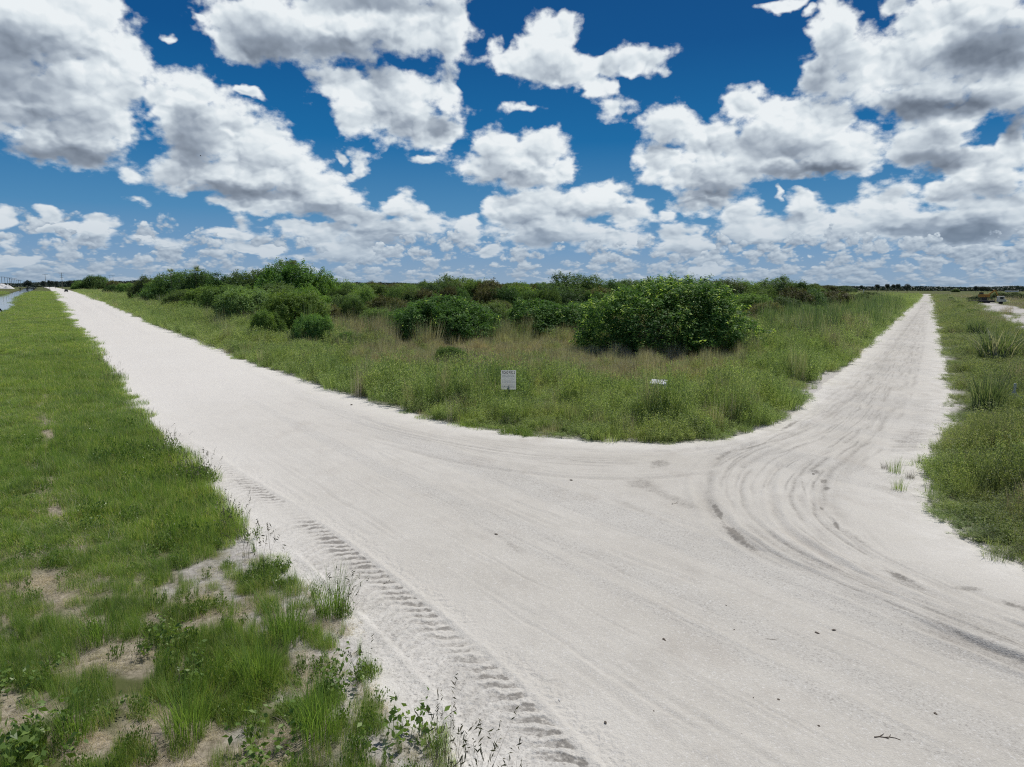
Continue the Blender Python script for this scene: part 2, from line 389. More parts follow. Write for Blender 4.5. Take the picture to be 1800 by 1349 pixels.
family(T_IN, T_OUT, [.015, .055, .085, .12, .15, .18, .24, .28, .33, .36, .40, .42, .455, .50, .53, .56, .58, .615, .65, .70, .74, .80, .85, .88, .93, .98], 0.05, 0.55, 0.012)
family(S_IN, S_OUT, [.05, .14, .17, .28, .31, .34, .47, .50, .56, .63, .73, .75, .81, .86, .90, .95, .99, 1.06, 1.1], 0.04, 0.26, 0.006)
family(C_IN, C_OUT, [.03, .09, .2, .25, .42, .5, .7, .75, .92], 0.05, 0.5, 0.012)
TREAD = np.array(smooth(W2([(250,735),(300,775),(345,806),(400,845),(470,893),(540,945),(615,1005),(690,1070),(765,1140),(840,1215),(905,1290),(960,1360),(1040,1480)]), 4))
# dark smears (photo ellipses, rotated)
SMEARS = [(1300,950,48,9,38,1.0),(1262,905,26,6,58,.8),(1430,832,16,5,20,.6),(1447,850,9,4,0,.8),(1452,862,8,4,0,.8),(1444,898,7,4,20,.7),(1470,928,14,4,60,.8),(1412,860,20,3,75,.4),(1580,1020,30,5,20,.7),(1600,1032,50,5,22,.45),
          (1700,1040,30,5,5,.5),(1780,1068,40,6,18,.6),(1500,950,60,8,28,.35),(1160,820,20,10,0,.45),(1130,855,30,14,10,.4),(1180,880,70,8,22,.35),(1120,900,60,5,22,.3),(900,965,22,8,35,.35),(880,950,60,4,30,.2),(1390,748,24,4,-28,.6),(1330,785,40,4,-14,.6),(1275,800,24,4,-30,.5),
          (1690,1090,60,10,24,.3),(1200,1000,60,10,25,.14),(1620,720,24,40,30,.15),(1600,775,34,20,-30,.35),(1550,650,14,30,25,.25),(1130,1180,16,60,-58,.15)]
def road_detail(x, y):
    """height (m) and darkening of the road surface, a tread mask and the coarse gravel mask"""
    r = np.hypot(x, y)
    h = np.zeros(x.shape); dk = np.zeros(x.shape)
    for P, w, d, dp, sd in TRACKS:
        lo = P.min(0) - 1; hi = P.max(0) + 1
        m = (x > lo[0]) & (x < hi[0]) & (y > lo[1]) & (y < hi[1])
        if not m.any(): continue
        q, s, side = pline_dist(x[m], y[m], P, True)
        wob = (fbm(x[m], y[m], 1.5, 2, sd) - .5) * .22
        q = np.abs(q * side + wob); on = sstep(fbm(s, s * 0 + sd, 2.4, 3, sd) , .40 if w > .08 else .46, .68)
        g = np.exp(-(q / w) ** 2) * on; rim = np.exp(-((q - w * 1.9) / (w * .7)) ** 2) * on
        h[m] += dp * (-g + .6 * rim); dk[m] = np.maximum(dk[m], d * g * (0.55 + 0.9 * fbm(x[m], y[m], .12, 3, sd + 1)))
    # heavy ribbed tyre print along the left verge
    q, s, side = pline_dist(x, y, TREAD, True)
    u = -q * side                                 # + towards the outer edge of the print
    inb = sstep(0.50 - q, 0, .06)
    wob = (fbm(x, y, .25, 3, 77) - .5) * 1.7
    patchy = .45 + 1.1 * fbm(x, y, 1.3, 3, 78)
    ph = (s - np.abs(u) * .55) / .26 + wob * .55
    lug = sstep(np.sin(2 * np.pi * ph), -.25, .55)
    fade = (1 - sstep(r, 14, 42)) * (.35 + .65 * sstep(fbm(x, y, 2.6, 3, 79), .34, .52))
    crumb = fbm(x, y, .055, 3, 91)
    h += inb * fade * (0.015 * patchy * (lug - .55) + (crumb - .5) * .028)
    h += fade * (0.022 * np.exp(-((q - .56) / .07) ** 2) + (crumb - .5) * .04 * np.exp(-((q - .75) / .25) ** 2))
    dark_side = sstep(u, -.05, .25) if True else 0
    dk = np.maximum(dk, inb * fade * (0.12 + 0.62 * (1 - lug) * (.40 + .9 * dark_side)) * (.10 + 1.7 * crumb) * patchy)
    # ribbed shoulder of the other road and scuffs
    pxx, pyy = proj(x, y)
    rip = blob(np.where(y > 0, pxx, -999) + (fbm(x, y, 1, 3, 6) - .5) * 20, pyy, [(1632,748,34,42),(1592,775,30,26),(1655,700,14,40)])
    h += rip * 0.030 * np.sin(2 * np.pi * (y * .92 + x * .1 + (fbm(x, y, 1, 2, 66) - .5) * .8) / .42)
    dk = np.maximum(dk, rip * .28 * fbm(x, y, .3, 3, 67))
    for a, b, rx, ry, ang, k in SMEARS:
        ca, sa = math.cos(R(ang)), math.sin(R(ang)); dx, dy = pxx - a, pyy - b
        q2 = np.sqrt(((dx * ca + dy * sa) / rx) ** 2 + ((-dx * sa + dy * ca) / ry) ** 2)
        g = 1 - sstep(q2 + (fbm(x, y, .25, 4, 19) - .5) * 1.1, .3, 1.25)
        dk = np.maximum(dk, np.where(y > 0, g * min(1.25, k * 1.35) * (.4 + 1.1 * crumb), 0))
    # the far left road is smoother, with weaker dark marks
    fr = sstep(-x + .15 * y, 3.0, 20.0); h = h * (1 - .8 * fr); dk = dk * (1 - .75 * fr)
    # loose crumbs and shallow unevenness
    h += (fbm(x, y, .5, 3, 51) - .5) * .014 + (fbm(x, y, .09, 2, 52) - .5) * .007
    q, s, side = pline_dist(x, y, np.array(smooth(W2(S_IN), 3)), True)
    v = q * side
    band = sstep(fbm(v, s * .02, 1.1, 3, 61), .45, .62)
    return h, np.clip(dk, 0, 1), band

# ------------------------------------------------------------------ mesh helpers
def mesh_np(name, co, faces, mat=None, attrs=None, smooth_=True, parent=None):
    """faces: (n,4) or (n,3) int array"""
    me = bpy.data.meshes.new(name)
    k = faces.shape[1]
    me.vertices.add(len(co)); me.vertices.foreach_set('co', np.ascontiguousarray(co, np.float32).ravel())
    me.loops.add(faces.size); me.loops.foreach_set('vertex_index', np.ascontiguousarray(faces, np.int32).ravel())
    me.polygons.add(len(faces)); me.polygons.foreach_set('loop_start', np.arange(0, faces.size, k, dtype=np.int32))
    if smooth_: me.polygons.foreach_set('use_smooth', np.ones(len(faces), bool))
    for an, (dom, arr) in (attrs or {}).items():
        arr = np.ascontiguousarray(arr, np.float32)
        a = me.attributes.new(an, 'FLOAT_VECTOR' if arr.ndim == 2 else 'FLOAT', dom)
        a.data.foreach_set('vector' if arr.ndim == 2 else 'value', arr.ravel())
    me.update(calc_edges=True); me.validate()
    if mat: me.materials.append(mat)
    o = bpy.data.objects.new(name, me); COL.objects.link(o)
    if parent is not None: o.parent = parent
    return o
def tag(o, label=None, cat=None, group=None, kind=None):
    if label: o['label'] = label
    if cat: o['category'] = cat
    if group: o['group'] = group
    if kind: o['kind'] = kind
    return o
def material(name):
    m = bpy.data.materials.new(name); m.use_nodes = True; t = NT(m.node_tree); t.n.clear()
    out = t.new('ShaderNodeOutputMaterial'); return m, t, out
def attr(t, name): 
    n = t.new('ShaderNodeAttribute'); n.attribute_name = name; return n.outputs['Fac']
def principled(t, out, color, rough=.85, bump=None, strength=.3, dist=.02, spec=.2):
    p = t.new('ShaderNodeBsdfPrincipled'); t.put(p.inputs['Base Color'], color); t.put(p.inputs['Roughness'], rough); t.put(p.inputs['Specular IOR Level'], spec)
    if bump is not None:
        b = t.new('ShaderNodeBump'); t.put(b.inputs['Height'], bump); b.inputs['Strength'].default_value = strength; b.inputs['Distance'].default_value = dist
        t.l.new(b.outputs[0], p.inputs['Normal'])
    t.l.new(p.outputs[0], out.inputs[0]); return p

def mat_road():
    m, t, out = material('white_shell_road')
    pos = t.new('ShaderNodeNewGeometry').outputs['Position']
    dk = attr(t, 'dark'); band = attr(t, 'band'); ed = attr(t, 'edge')
    big = t.noise(pos, .18, 4, .55); mid = t.noise(pos, 1.3, 5, .6); fine = t.noise(pos, 26, 4, .7); grit = t.voro(pos, 42, 0)
    c = t.mix(t.rng(big, .35, .65), (.508, .484, .430), (.575, .553, .500))
    c = t.mix(t.m('MULTIPLY', t.rng(mid, .42, .72), .45), c, (.455, .432, .385))
    c = t.mix(t.m('MULTIPLY', band, .30), c, (.445, .438, .41))
    c = t.mix(t.m('MULTIPLY', t.rng(ed, 2.2, .2), t.rng(mid, .3, .6)), c, (.665, .643, .590))
    px_, py_, pz_ = t.xyz(pos)
    left_pale = t.rng(t.m('ADD', t.m('MULTIPLY', px_, -1.0), t.m('MULTIPLY', py_, .15)), 3.0, 22.0)
    c = t.mix(t.m('MULTIPLY', left_pale, .75), c, (.695, .670, .622))  # colour gets whiter along the left arm of the road
    damp = t.noise(t.v('MULTIPLY', pos, (1.0, .6, 1)), .55, 5, .65)
    c = t.mix(t.m('MULTIPLY', t.rng(damp, .56, .74), t.m('MULTIPLY', t.m('SUBTRACT', 1.0, left_pale), .45)), c, (.37, .335, .29))
    # gravel specks
    sp = t.m('MULTIPLY', t.rng(fine, .56, .64), t.m('ADD', .22, t.m('MULTIPLY', band, .75)))
    c = t.mix(t.m('MULTIPLY', sp, .8), c, (.30, .28, .255))
    c = t.mix(t.m('MULTIPLY', t.rng(fine, .44, .34), .5), c, (.74, .73, .70))
    crumbs = t.noise(pos, 24, 4, .8)
    crisp = t.rng(t.m('ADD', dk, t.m('MULTIPLY', t.m('SUBTRACT', crumbs, .5), 2.4)), .40, .80)
    c = t.mix(t.m('MULTIPLY', t.m('ADD', t.m('MULTIPLY', dk, .40), t.m('MULTIPLY', crisp, .36)), t.rng(dk, .02, .16)), c, (.150, .138, .122))
    bmp = t.m('ADD', t.m('MULTIPLY', fine, .6), t.m('ADD', t.m('MULTIPLY', grit, .4), t.m('MULTIPLY', mid, .5)))
    principled(t, out, c, .92, bmp, .45, .03, .15)
    return m
def mat_ground():
    m, t, out = material('field_ground')
    pos = t.new('ShaderNodeNewGeometry').outputs['Position']
    sand, straw, grey, ed, wet = attr(t, 'sand'), attr(t, 'straw'), attr(t, 'greysand'), attr(t, 'edge'), attr(t, 'wet')
    n1 = t.noise(pos, .035, 5, .6); n2 = t.noise(pos, .4, 5, .6); n3 = t.noise(pos, 9, 5, .7); n0 = t.noise(pos, .008, 4, .55)
    st = t.v('MULTIPLY', pos, (1.0, 1.0, 1.0))
    c = t.mix(t.rng(n1, .38, .62), (.085, .105, .036), (.125, .130, .055))
    c = t.mix(t.rng(n0, .45, .60), c, (.105, .135, .040))
    c = t.mix(t.m('MULTIPLY', t.rng(n2, .45, .7), .5), c, (.050, .050, .022))
    # thatch and soil seen between the blades
    c = t.mix(t.m('MULTIPLY', t.rng(n3, .5, .7), .35), c, (.15, .125, .07))
    strawc = t.mix(t.rng(n3, .35, .65), (.17, .145, .105), (.42, .37, .29))
    c = t.mix(straw, c, strawc)
    greyc = t.mix(t.rng(n3, .35, .62), (.24, .225, .20), (.43, .41, .375))
    c = t.mix(grey, c, greyc)
    sandc = t.mix(t.rng(n3, .35, .65), (.36, .34, .31), (.60, .58, .55))
    edge = t.rng(t.m('ADD', ed, t.m('MULTIPLY', t.m('SUBTRACT', n2, .5), 1.4)), -.9, -.05)
    c = t.mix(t.m('MAXIMUM', edge, sand), c, sandc)
    c = t.mix(wet, c, (.035, .032, .018))
    principled(t, out, c, .95, t.m('ADD', n3, n2), .5, .05, .1)
    return m
M_ROAD, M_GROUND = mat_road(), mat_ground()

def polar(rows, az):
    A, Rr = np.meshgrid(az, rows); return Rr * np.sin(A), Rr * np.cos(A)
def grid_faces(nr, nc, keep=None):
    i = np.arange(nr * nc).reshape(nr, nc)
    f = np.stack([i[:-1, :-1], i[:-1, 1:], i[1:, 1:], i[1:, :-1]], -1).reshape(-1, 4)
    return f if keep is None else f[keep]
def compact(co, f, arrs):
    used = np.zeros(len(co), bool); used[f.ravel()] = True; idx = np.cumsum(used) - 1
    return co[used], idx[f], {k: (d, a[used]) for k, (d, a) in arrs.items()}

def build_road():
    dep = np.concatenate([np.linspace(R(86), R(36), 90, endpoint=False), np.linspace(R(36), R(1.2), 760, endpoint=False), np.geomspace(R(1.2), R(.2), 60)])
    rows = HCAM / np.tan(dep); az = np.r_[np.linspace(R(-120), R(-42), 130, endpoint=False), np.linspace(R(-42), R(42), 1210, endpoint=False), np.linspace(R(42), R(120), 131)]
    x, y = polar(rows, az)
    x, y = x.ravel(), y.ravel()
    sd_ = road_sd(x, y)
    keepv = sd_ > -0.5
    h = np.full(x.shape, 0.0); dk = h.copy(); bd = h.copy()
    hh, dd, bb = road_detail(x[keepv], y[keepv])
    h[keepv], dk[keepv], bd[keepv] = hh, dd, bb
    r = np.hypot(x, y)
    crown = 0.05 * sstep(sd_, 0, 3.5)
    z = 0.015 + h + crown - 0.16 * sstep(-sd_, -0.05, 0.45)
    f = grid_faces(len(rows), len(az))
    f = f[keepv[f].all(1)]
    co = np.stack([x, y, z], -1)
    co, f, at = compact(co, f, {'dark': ('POINT', dk), 'band': ('POINT', bd), 'edge': ('POINT', sd_)})
    o = mesh_np('road', co, f, M_ROAD, at)
    tag(o, 'pale crushed shell road, two unpaved arms meeting in a wide junction', 'road', kind='structure')
def build_ground():
    dep = np.concatenate([np.linspace(R(88), R(40), 24, endpoint=False), np.linspace(R(40), R(1.0), 420, endpoint=False), np.geomspace(R(1.0), R(.02), 70)])
    rows = np.r_[0.02, HCAM / np.tan(dep)]
    az = np.r_[np.linspace(R(-180), R(-44), 60, endpoint=False), np.linspace(R(-44), R(44), 620, endpoint=False), np.linspace(R(44), R(180), 60)]
    x, y = polar(rows, az); x, y = x.ravel(), y.ravel()
    rd, cd = road_sd(x, y), canal_sd(x, y)
    z = ground_h(x, y, rd, cd)
    s, st, g = masks(x, y)
    z += s * (fbm(x, y, 3, 3, 31)) * .5 * sstep(np.hypot(x, y), 60, 90)
    o = mesh_np('ground', np.stack([x, y, z], -1), grid_faces(len(rows), len(az)), M_GROUND,
        {'sand': ('POINT', s), 'straw': ('POINT', st), 'greysand': ('POINT', g), 'edge': ('POINT', rd), 'wet': ('POINT', sstep(cd, -2.5, .5))})
    tag(o, 'flat grassy scrubland reaching to the horizon', 'ground', kind='structure')
build_road(); build_ground()

def mat_water():
    m, t, out = material('canal_water')
    pos = t.new('ShaderNodeNewGeometry').outputs['Position']
    p = principled(t, out, (.02, .03, .035), .06, t.noise(pos, .8, 4, .6), .12, .05, .6)
    return m
cw = np.array(canal_poly); 
def build_water():
    n = min(len(c_r), len(c_l)); a = np.array(c_r); b = np.array(c_l)
    k = 24; ua = np.linspace(0, len(a) - 1, k); ub = np.linspace(0, len(b) - 1, k)
    A = np.stack([np.interp(ua, range(len(a)), a[:, i]) for i in (0, 1)], -1); B = np.stack([np.interp(ub, range(len(b)), b[:, i]) for i in (0, 1)], -1)
    ctr = (A + B) / 2; A = ctr + (A - ctr) * 1.6 + (A - ctr) / np.linalg.norm(A - ctr, axis=1)[:, None] * 2; B = ctr + (B - ctr) * 1.6 + (B - ctr) / np.linalg.norm(B - ctr, axis=1)[:, None] * 2
    co = np.concatenate([np.c_[A, np.full(k, WZ)], np.c_[B, np.full(k, WZ)]])
    f = np.array([[i, i + 1, k + i + 1, k + i] for i in range(k - 1)])
    o = mesh_np('water', co, f, mat_water()); tag(o, 'still blue-grey canal water beside the left bank', 'water', kind='structure')
build_water()
# ------------------------------------------------------------------ plants
def mat_leaf(name, cols, alt=None, trans=.35, rough=.55, pos_scale=.25, spec=.35, objvar=.0):
    """cols: dark..light along the per-leaf random value; world noise drifts the hue"""
    m, t, out = material(name)
    pos = t.new('ShaderNodeNewGeometry').outputs['Position']
    rnd = attr(t, 'rnd')
    ramp = t.new('ShaderNodeValToRGB'); cr = ramp.color_ramp; t.put(ramp.inputs[0], rnd)
    while len(cr.elements) < len(cols): cr.elements.new(0.5)
    for i, (e, c) in enumerate(zip(cr.elements, cols)):
        p = c[3] if len(c) > 3 else i / max(1, len(cols) - 1); e.position = p; e.color = (*c[:3], 1)
    c = ramp.outputs[0]
    if alt:
        n = t.noise(pos, pos_scale, 4, .6)
        c = t.mix(t.rng(n, .40, .62), c, t.mix(1.0, c, alt, 'MULTIPLY'))
        n2 = t.noise(pos, pos_scale * 4.3, 3, .6)
        c = t.mix(t.m('MULTIPLY', t.rng(n2, .48, .68), .5), c, t.mix(1.0, c, (1.35, 1.25, .9), 'MULTIPLY'))
        if not objvar:
            n3 = t.noise(t.v('ADD', pos, (31, 7, 0)), 1.1, 4, .6)
            c = t.mix(t.rng(n3, .46, .66, 0, .62), c, t.mix(1.0, c, (.58, .60, .72), 'MULTIPLY'))
            n4 = t.noise(t.v('ADD', pos, (-11, 57, 0)), .33, 4, .6)
            c = t.mix(t.rng(n4, .54, .68, 0, .30), c, t.mix(1.0, c, (1.15, .92, .95), 'MULTIPLY'))
            sx, sy, sz = t.xyz(pos)      # a duller, browner mix of species grows along the far side of the second road
            side = t.m('SUBTRACT', t.m('MULTIPLY', sx, .866), t.m('MULTIPLY', sy, .5))
            c = t.mix(t.m('MULTIPLY', t.rng(side, .3, 1.6), .8), c, t.mix(1.0, c, (.80, .74, .90), 'MULTIPLY'))
    if objvar:
        oi = t.new('ShaderNodeObjectInfo').outputs['Random']
        hs = t.new('ShaderNodeHueSaturation'); t.put(hs.inputs['Color'], c)
        t.put(hs.inputs['Hue'], t.rng(oi, 0, 1, .5 - .035 * objvar, .5 + .025 * objvar)); t.put(hs.inputs['Value'], t.rng(t.m('FRACT', t.m('MULTIPLY', oi, 7.31)), 0, 1, 1 - .38 * objvar, 1 + .38 * objvar))
        t.put(hs.inputs['Saturation'], t.rng(t.m('FRACT', t.m('MULTIPLY', oi, 3.77)), 0, 1, 1 - .22 * objvar, 1 + .1 * objvar))
        c = hs.outputs[0]
    p = t.new('ShaderNodeBsdfPrincipled'); t.put(p.inputs['Base Color'], c); p.inputs['Roughness'].default_value = rough; p.inputs['Specular IOR Level'].default_value = spec
    tr = t.new('ShaderNodeBsdfTranslucent'); t.put(tr.inputs[0], t.mix(1.0, c, (1.25, 1.3, .6), 'MULTIPLY'))
    mx = t.new('ShaderNodeMixShader'); mx.inputs[0].default_value = trans
    t.l.new(p.outputs[0], mx.inputs[1]); t.l.new(tr.outputs[0], mx.inputs[2]); t.l.new(mx.outputs[0], out.inputs[0])
    return m
M_LAWN = mat_leaf('lawn_grass', [(0.157,0.246,0.069), (0.250,0.379,0.107), (0.360,0.479,0.138), (0.595,0.537,0.287), (0.752,0.726,0.577)], (.80,.86,.9), .50, .6, .10, .12)
for e, p in zip([n for n in M_LAWN.node_tree.nodes if n.type == 'VALTORGB'][0].color_ramp.elements, (0, .35, .75, .90, 1)): e.position = p
M_VERGE = mat_leaf('verge_grass', [(0.133,0.188,0.081), (0.235,0.319,0.122), (0.358,0.453,0.181), (0.509,0.541,0.363)], (.82,.90,.9), .50, .6, .16, .12)
M_DRY = mat_leaf('dry_grass', [(0.249,0.211,0.168), (0.418,0.367,0.264), (0.612,0.534,0.446), (0.800,0.712,0.701)], (.80,.92,.8), .40, .6, .10, .12)
M_REED = mat_leaf('reed_leaf', [(0.084,0.145,0.066), (0.159,0.243,0.109), (0.261,0.338,0.167), (0.504,0.504,0.454)], (.85,.9,.9), .42, .5, .06, .2)
M_STALK = mat_leaf('seed_stalk', [(.10,.085,.07), (.15,.13,.10), (.14,.135,.08), (.24,.21,.17)], None, .15, .7)
M_BROAD = mat_leaf('broad_leaf', [(0.085,0.147,0.033), (0.146,0.238,0.055), (0.231,0.322,0.082)], None, .35, .4)
M_PEPPER = mat_leaf('pepper_tree_leaf', [(0.062,0.129,0.044,0), (0.100,0.203,0.061,.4), (0.181,0.310,0.085,.82), (0.409,0.600,0.152,.9), (0.595,0.719,0.238,1)], None, .42, .5, .4, .10)
M_BUSH = mat_leaf('bush_leaf', [(0.056,0.104,0.041), (0.098,0.173,0.059), (0.156,0.251,0.081), (0.248,0.339,0.123)], (.82,.86,.9), .42, .5, .05, .10, .8)
M_BRIGHT = mat_leaf('willow_leaf', [(0.078,0.146,0.047), (0.148,0.254,0.073), (0.230,0.354,0.105), (0.349,0.448,0.149)], (.85,.88,.9), .42, .5, .08, .10, .7)
M_OLIVE = mat_leaf('olive_leaf', [(0.079,0.096,0.040), (0.133,0.154,0.061), (0.194,0.203,0.088), (0.266,0.250,0.131)], (.9,.85,.85), .36, .5, .08, .10, .8)
M_FARTREE = mat_leaf('far_tree_leaf', [(0.025,0.045,0.040), (0.043,0.067,0.055), (0.064,0.090,0.068)], None, .15, .6, .01)
def mat_flat(name, col, rough=.8, nscale=None, col2=None, metal=0.0, spec=.3):
    m, t, out = material(name)
    c = col
    tc = t.new('ShaderNodeTexCoord').outputs['Object']
    n = t.noise(tc, nscale or 8.0, 5, .6)
    c = t.mix(t.rng(n, .35, .7), col, col2 or tuple(k * .72 for k in col))
    p = principled(t, out, c, rough, n, .25, .01, spec); p.inputs['Metallic'].default_value = metal
    return m
M_BARK = mat_flat('bark', (.16,.13,.10), .9, 6)

def blades(base, height, lean, width, rng, segs=3, rnd=None, curl=1.0):
    """base (n,2[,3]); lean (n,2) horizontal offset of the tip; returns co, faces(quads), rnd per vertex"""
    n = len(base); b = np.zeros((n, 3)); b[:, :base.shape[1]] = base
    ang = np.arctan2(lean[:, 1], lean[:, 0]) + np.pi / 2 + rng.normal(0, .5, n)
    wx, wy = np.cos(ang) * width / 2, np.sin(ang) * width / 2
    co = []
    for k in range(segs + 1):
        u = k / segs; wk = (1 - u ** 1.6) * .92 + .08
        cx = b[:, 0] + lean[:, 0] * u ** (1 + curl); cy = b[:, 1] + lean[:, 1] * u ** (1 + curl)
        cz = b[:, 2] + height * (u - .18 * curl * u ** 3 * np.minimum(1, np.hypot(lean[:, 0], lean[:, 1]) / height))
        co.append(np.stack([cx - wx * wk, cy - wy * wk, cz], -1)); co.append(np.stack([cx + wx * wk, cy + wy * wk, cz], -1))
    co = np.stack(co, 1)                                    # n, 2(segs+1), 3
    k = 2 * (segs + 1); i0 = np.arange(n)[:, None, None] * k
    q = np.array([[2 * s, 2 * s + 1, 2 * s + 3, 2 * s + 2] for s in range(segs)])[None]
    f = (i0 + q).reshape(-1, 4)
    r = rng.random(n) if rnd is None else rnd
    return co.reshape(-1, 3), f, np.repeat(r, k)
def leaves(c, nrm, size, rng, aspect=.5, rnd=None):
    """flat leaf quads (kite shaped) at c, facing nrm"""
    n = len(c); a = rng.normal(size=(n, 3)); nrm = nrm / (np.linalg.norm(nrm, axis=1, keepdims=True) + 1e-9)
    u = np.cross(nrm, a); u /= np.linalg.norm(u, axis=1, keepdims=True) + 1e-9; v = np.cross(nrm, u)
    s = np.asarray(size).reshape(-1, 1) * np.ones((n, 1))
    co = np.stack([c - u * s * .5, c + v * s * aspect * .5 - u * s * .05 + nrm * s * .06, c + u * s * .5 - nrm * s * .08, c - v * s * aspect * .5 - u * s * .05 + nrm * s * .06], 1)
    f = np.arange(n * 4).reshape(n, 4)
    r = rng.random(n) if rnd is None else rnd
    return co.reshape(-1, 3), f, np.repeat(r, 4)
def cat(parts):
    co, f, r, o = [], [], [], 0
    for c, ff, rr in parts: co.append(c); f.append(ff + o); r.append(rr); o += len(c)
    return np.concatenate(co), np.concatenate(f), np.concatenate(r)
def disc(n, rad, rng, p=.5):
    a = rng.random(n) * 2 * np.pi; r = rad * rng.random(n) ** p; return np.stack([r * np.cos(a), r * np.sin(a)], -1)
def T_lawn(rng, n=260, h=(.07,.20), w=.010, rad=.5, lean=.75, lo=0, hi=1):
    b = disc(n, rad, rng); H = rng.uniform(*h, n); L = rng.normal(0, lean, (n, 2)) * H[:, None]
    return blades(b, H, L, rng.uniform(.6, 1.3, n) * w, rng, 3, rng.random(n) ** 1.1 * (hi - lo) + lo)
def T_tuft(rng, n=120, h=(.35,.9), w=.009, rad=.18, lean=.45, lo=0, hi=1, segs=4):
    b = disc(n, rad, rng); H = rng.uniform(*h, n); out_ = b / rad * H[:, None] * lean * .8; L = out_ + rng.normal(0, lean * .35, (n, 2)) * H[:, None]
    return blades(b, H, L, rng.uniform(.6, 1.3, n) * w, rng, segs, rng.random(n) * (hi - lo) + lo)
def T_weed(rng, stems=16, h=(.35,.8), rad=.35, leaf=.05, per=26, lo=.2, hi=1, lean=.35, aspect=.35, dens=1.0):
    """branching soft weed: thin stems with many narrow leaves"""
    b = disc(stems, rad, rng); H = rng.uniform(*h, stems); L = (b / rad * .5 + rng.normal(0, .4, (stems, 2))) * H[:, None] * lean
    P = [blades(b, H, L, np.full(stems, .008), rng, 3, rng.random(stems) * .3, .6)]
    u = rng.random((stems, per)) ** .7 * .8 + .2
    c = np.zeros((stems, per, 3)); c[..., 0] = b[:, None, 0] + L[:, None, 0] * u ** 1.6; c[..., 1] = b[:, None, 1] + L[:, None, 1] * u ** 1.6; c[..., 2] = H[:, None] * u
    c = c.reshape(-1, 3) + rng.normal(0, .055, (stems * per, 3)) * np.array([1, 1, .8]); c[:, 2] = np.maximum(c[:, 2], .02)
    P.append(leaves(c, rng.normal(size=c.shape) + [0, 0, .8], leaf * rng.uniform(.6, 1.4, len(c)), rng, aspect, rng.random(len(c)) * (hi - lo) + lo))
    return cat(P)
def T_stalk(rng, n=12, h=(.5,1.0), rad=.25, w=.006, head=.10):
    b = disc(n, rad, rng); H = rng.uniform(*h, n); L = rng.normal(0, .28, (n, 2)) * H[:, None]
    P = [blades(b, H, L, np.full(n, w), rng, 4, rng.random(n), .8)]
    tip = np.stack([b[:, 0] + L[:, 0], b[:, 1] + L[:, 1], H * .97], -1)
    for k in range(3):
        c = tip - np.stack([L[:, 0] * .07 * k, L[:, 1] * .07 * k, np.full(n, head * .42 * k)], -1)
        P.append(leaves(c, rng.normal(size=c.shape) * [1, 1, .3], head * rng.uniform(.6, 1.1, n), rng, .22, rng.random(n) * .6 + .4))
    return cat(P)
def T_cane(rng, n=90, h=(.9,1.9), w=.035, rad=.35, lean=.5, lo=0, hi=.85):
    return T_tuft(rng, n, h, w, rad, lean, lo, hi, 5)
def raw_mesh(name, data, mat):
    co, f, r = data
    me = bpy.data.meshes.new(name)
    me.vertices.add(len(co)); me.vertices.foreach_set('co', co.astype(np.float32).ravel())
    me.loops.add(f.size); me.loops.foreach_set('vertex_index', f.astype(np.int32).ravel())
    me.polygons.add(len(f)); me.polygons.foreach_set('loop_start', np.arange(0, f.size, 4, dtype=np.int32))
    a = me.attributes.new('rnd', 'FLOAT', 'POINT'); a.data.foreach_set('value', r.astype(np.float32))
    me.update(calc_edges=True); me.materials.append(mat); return me

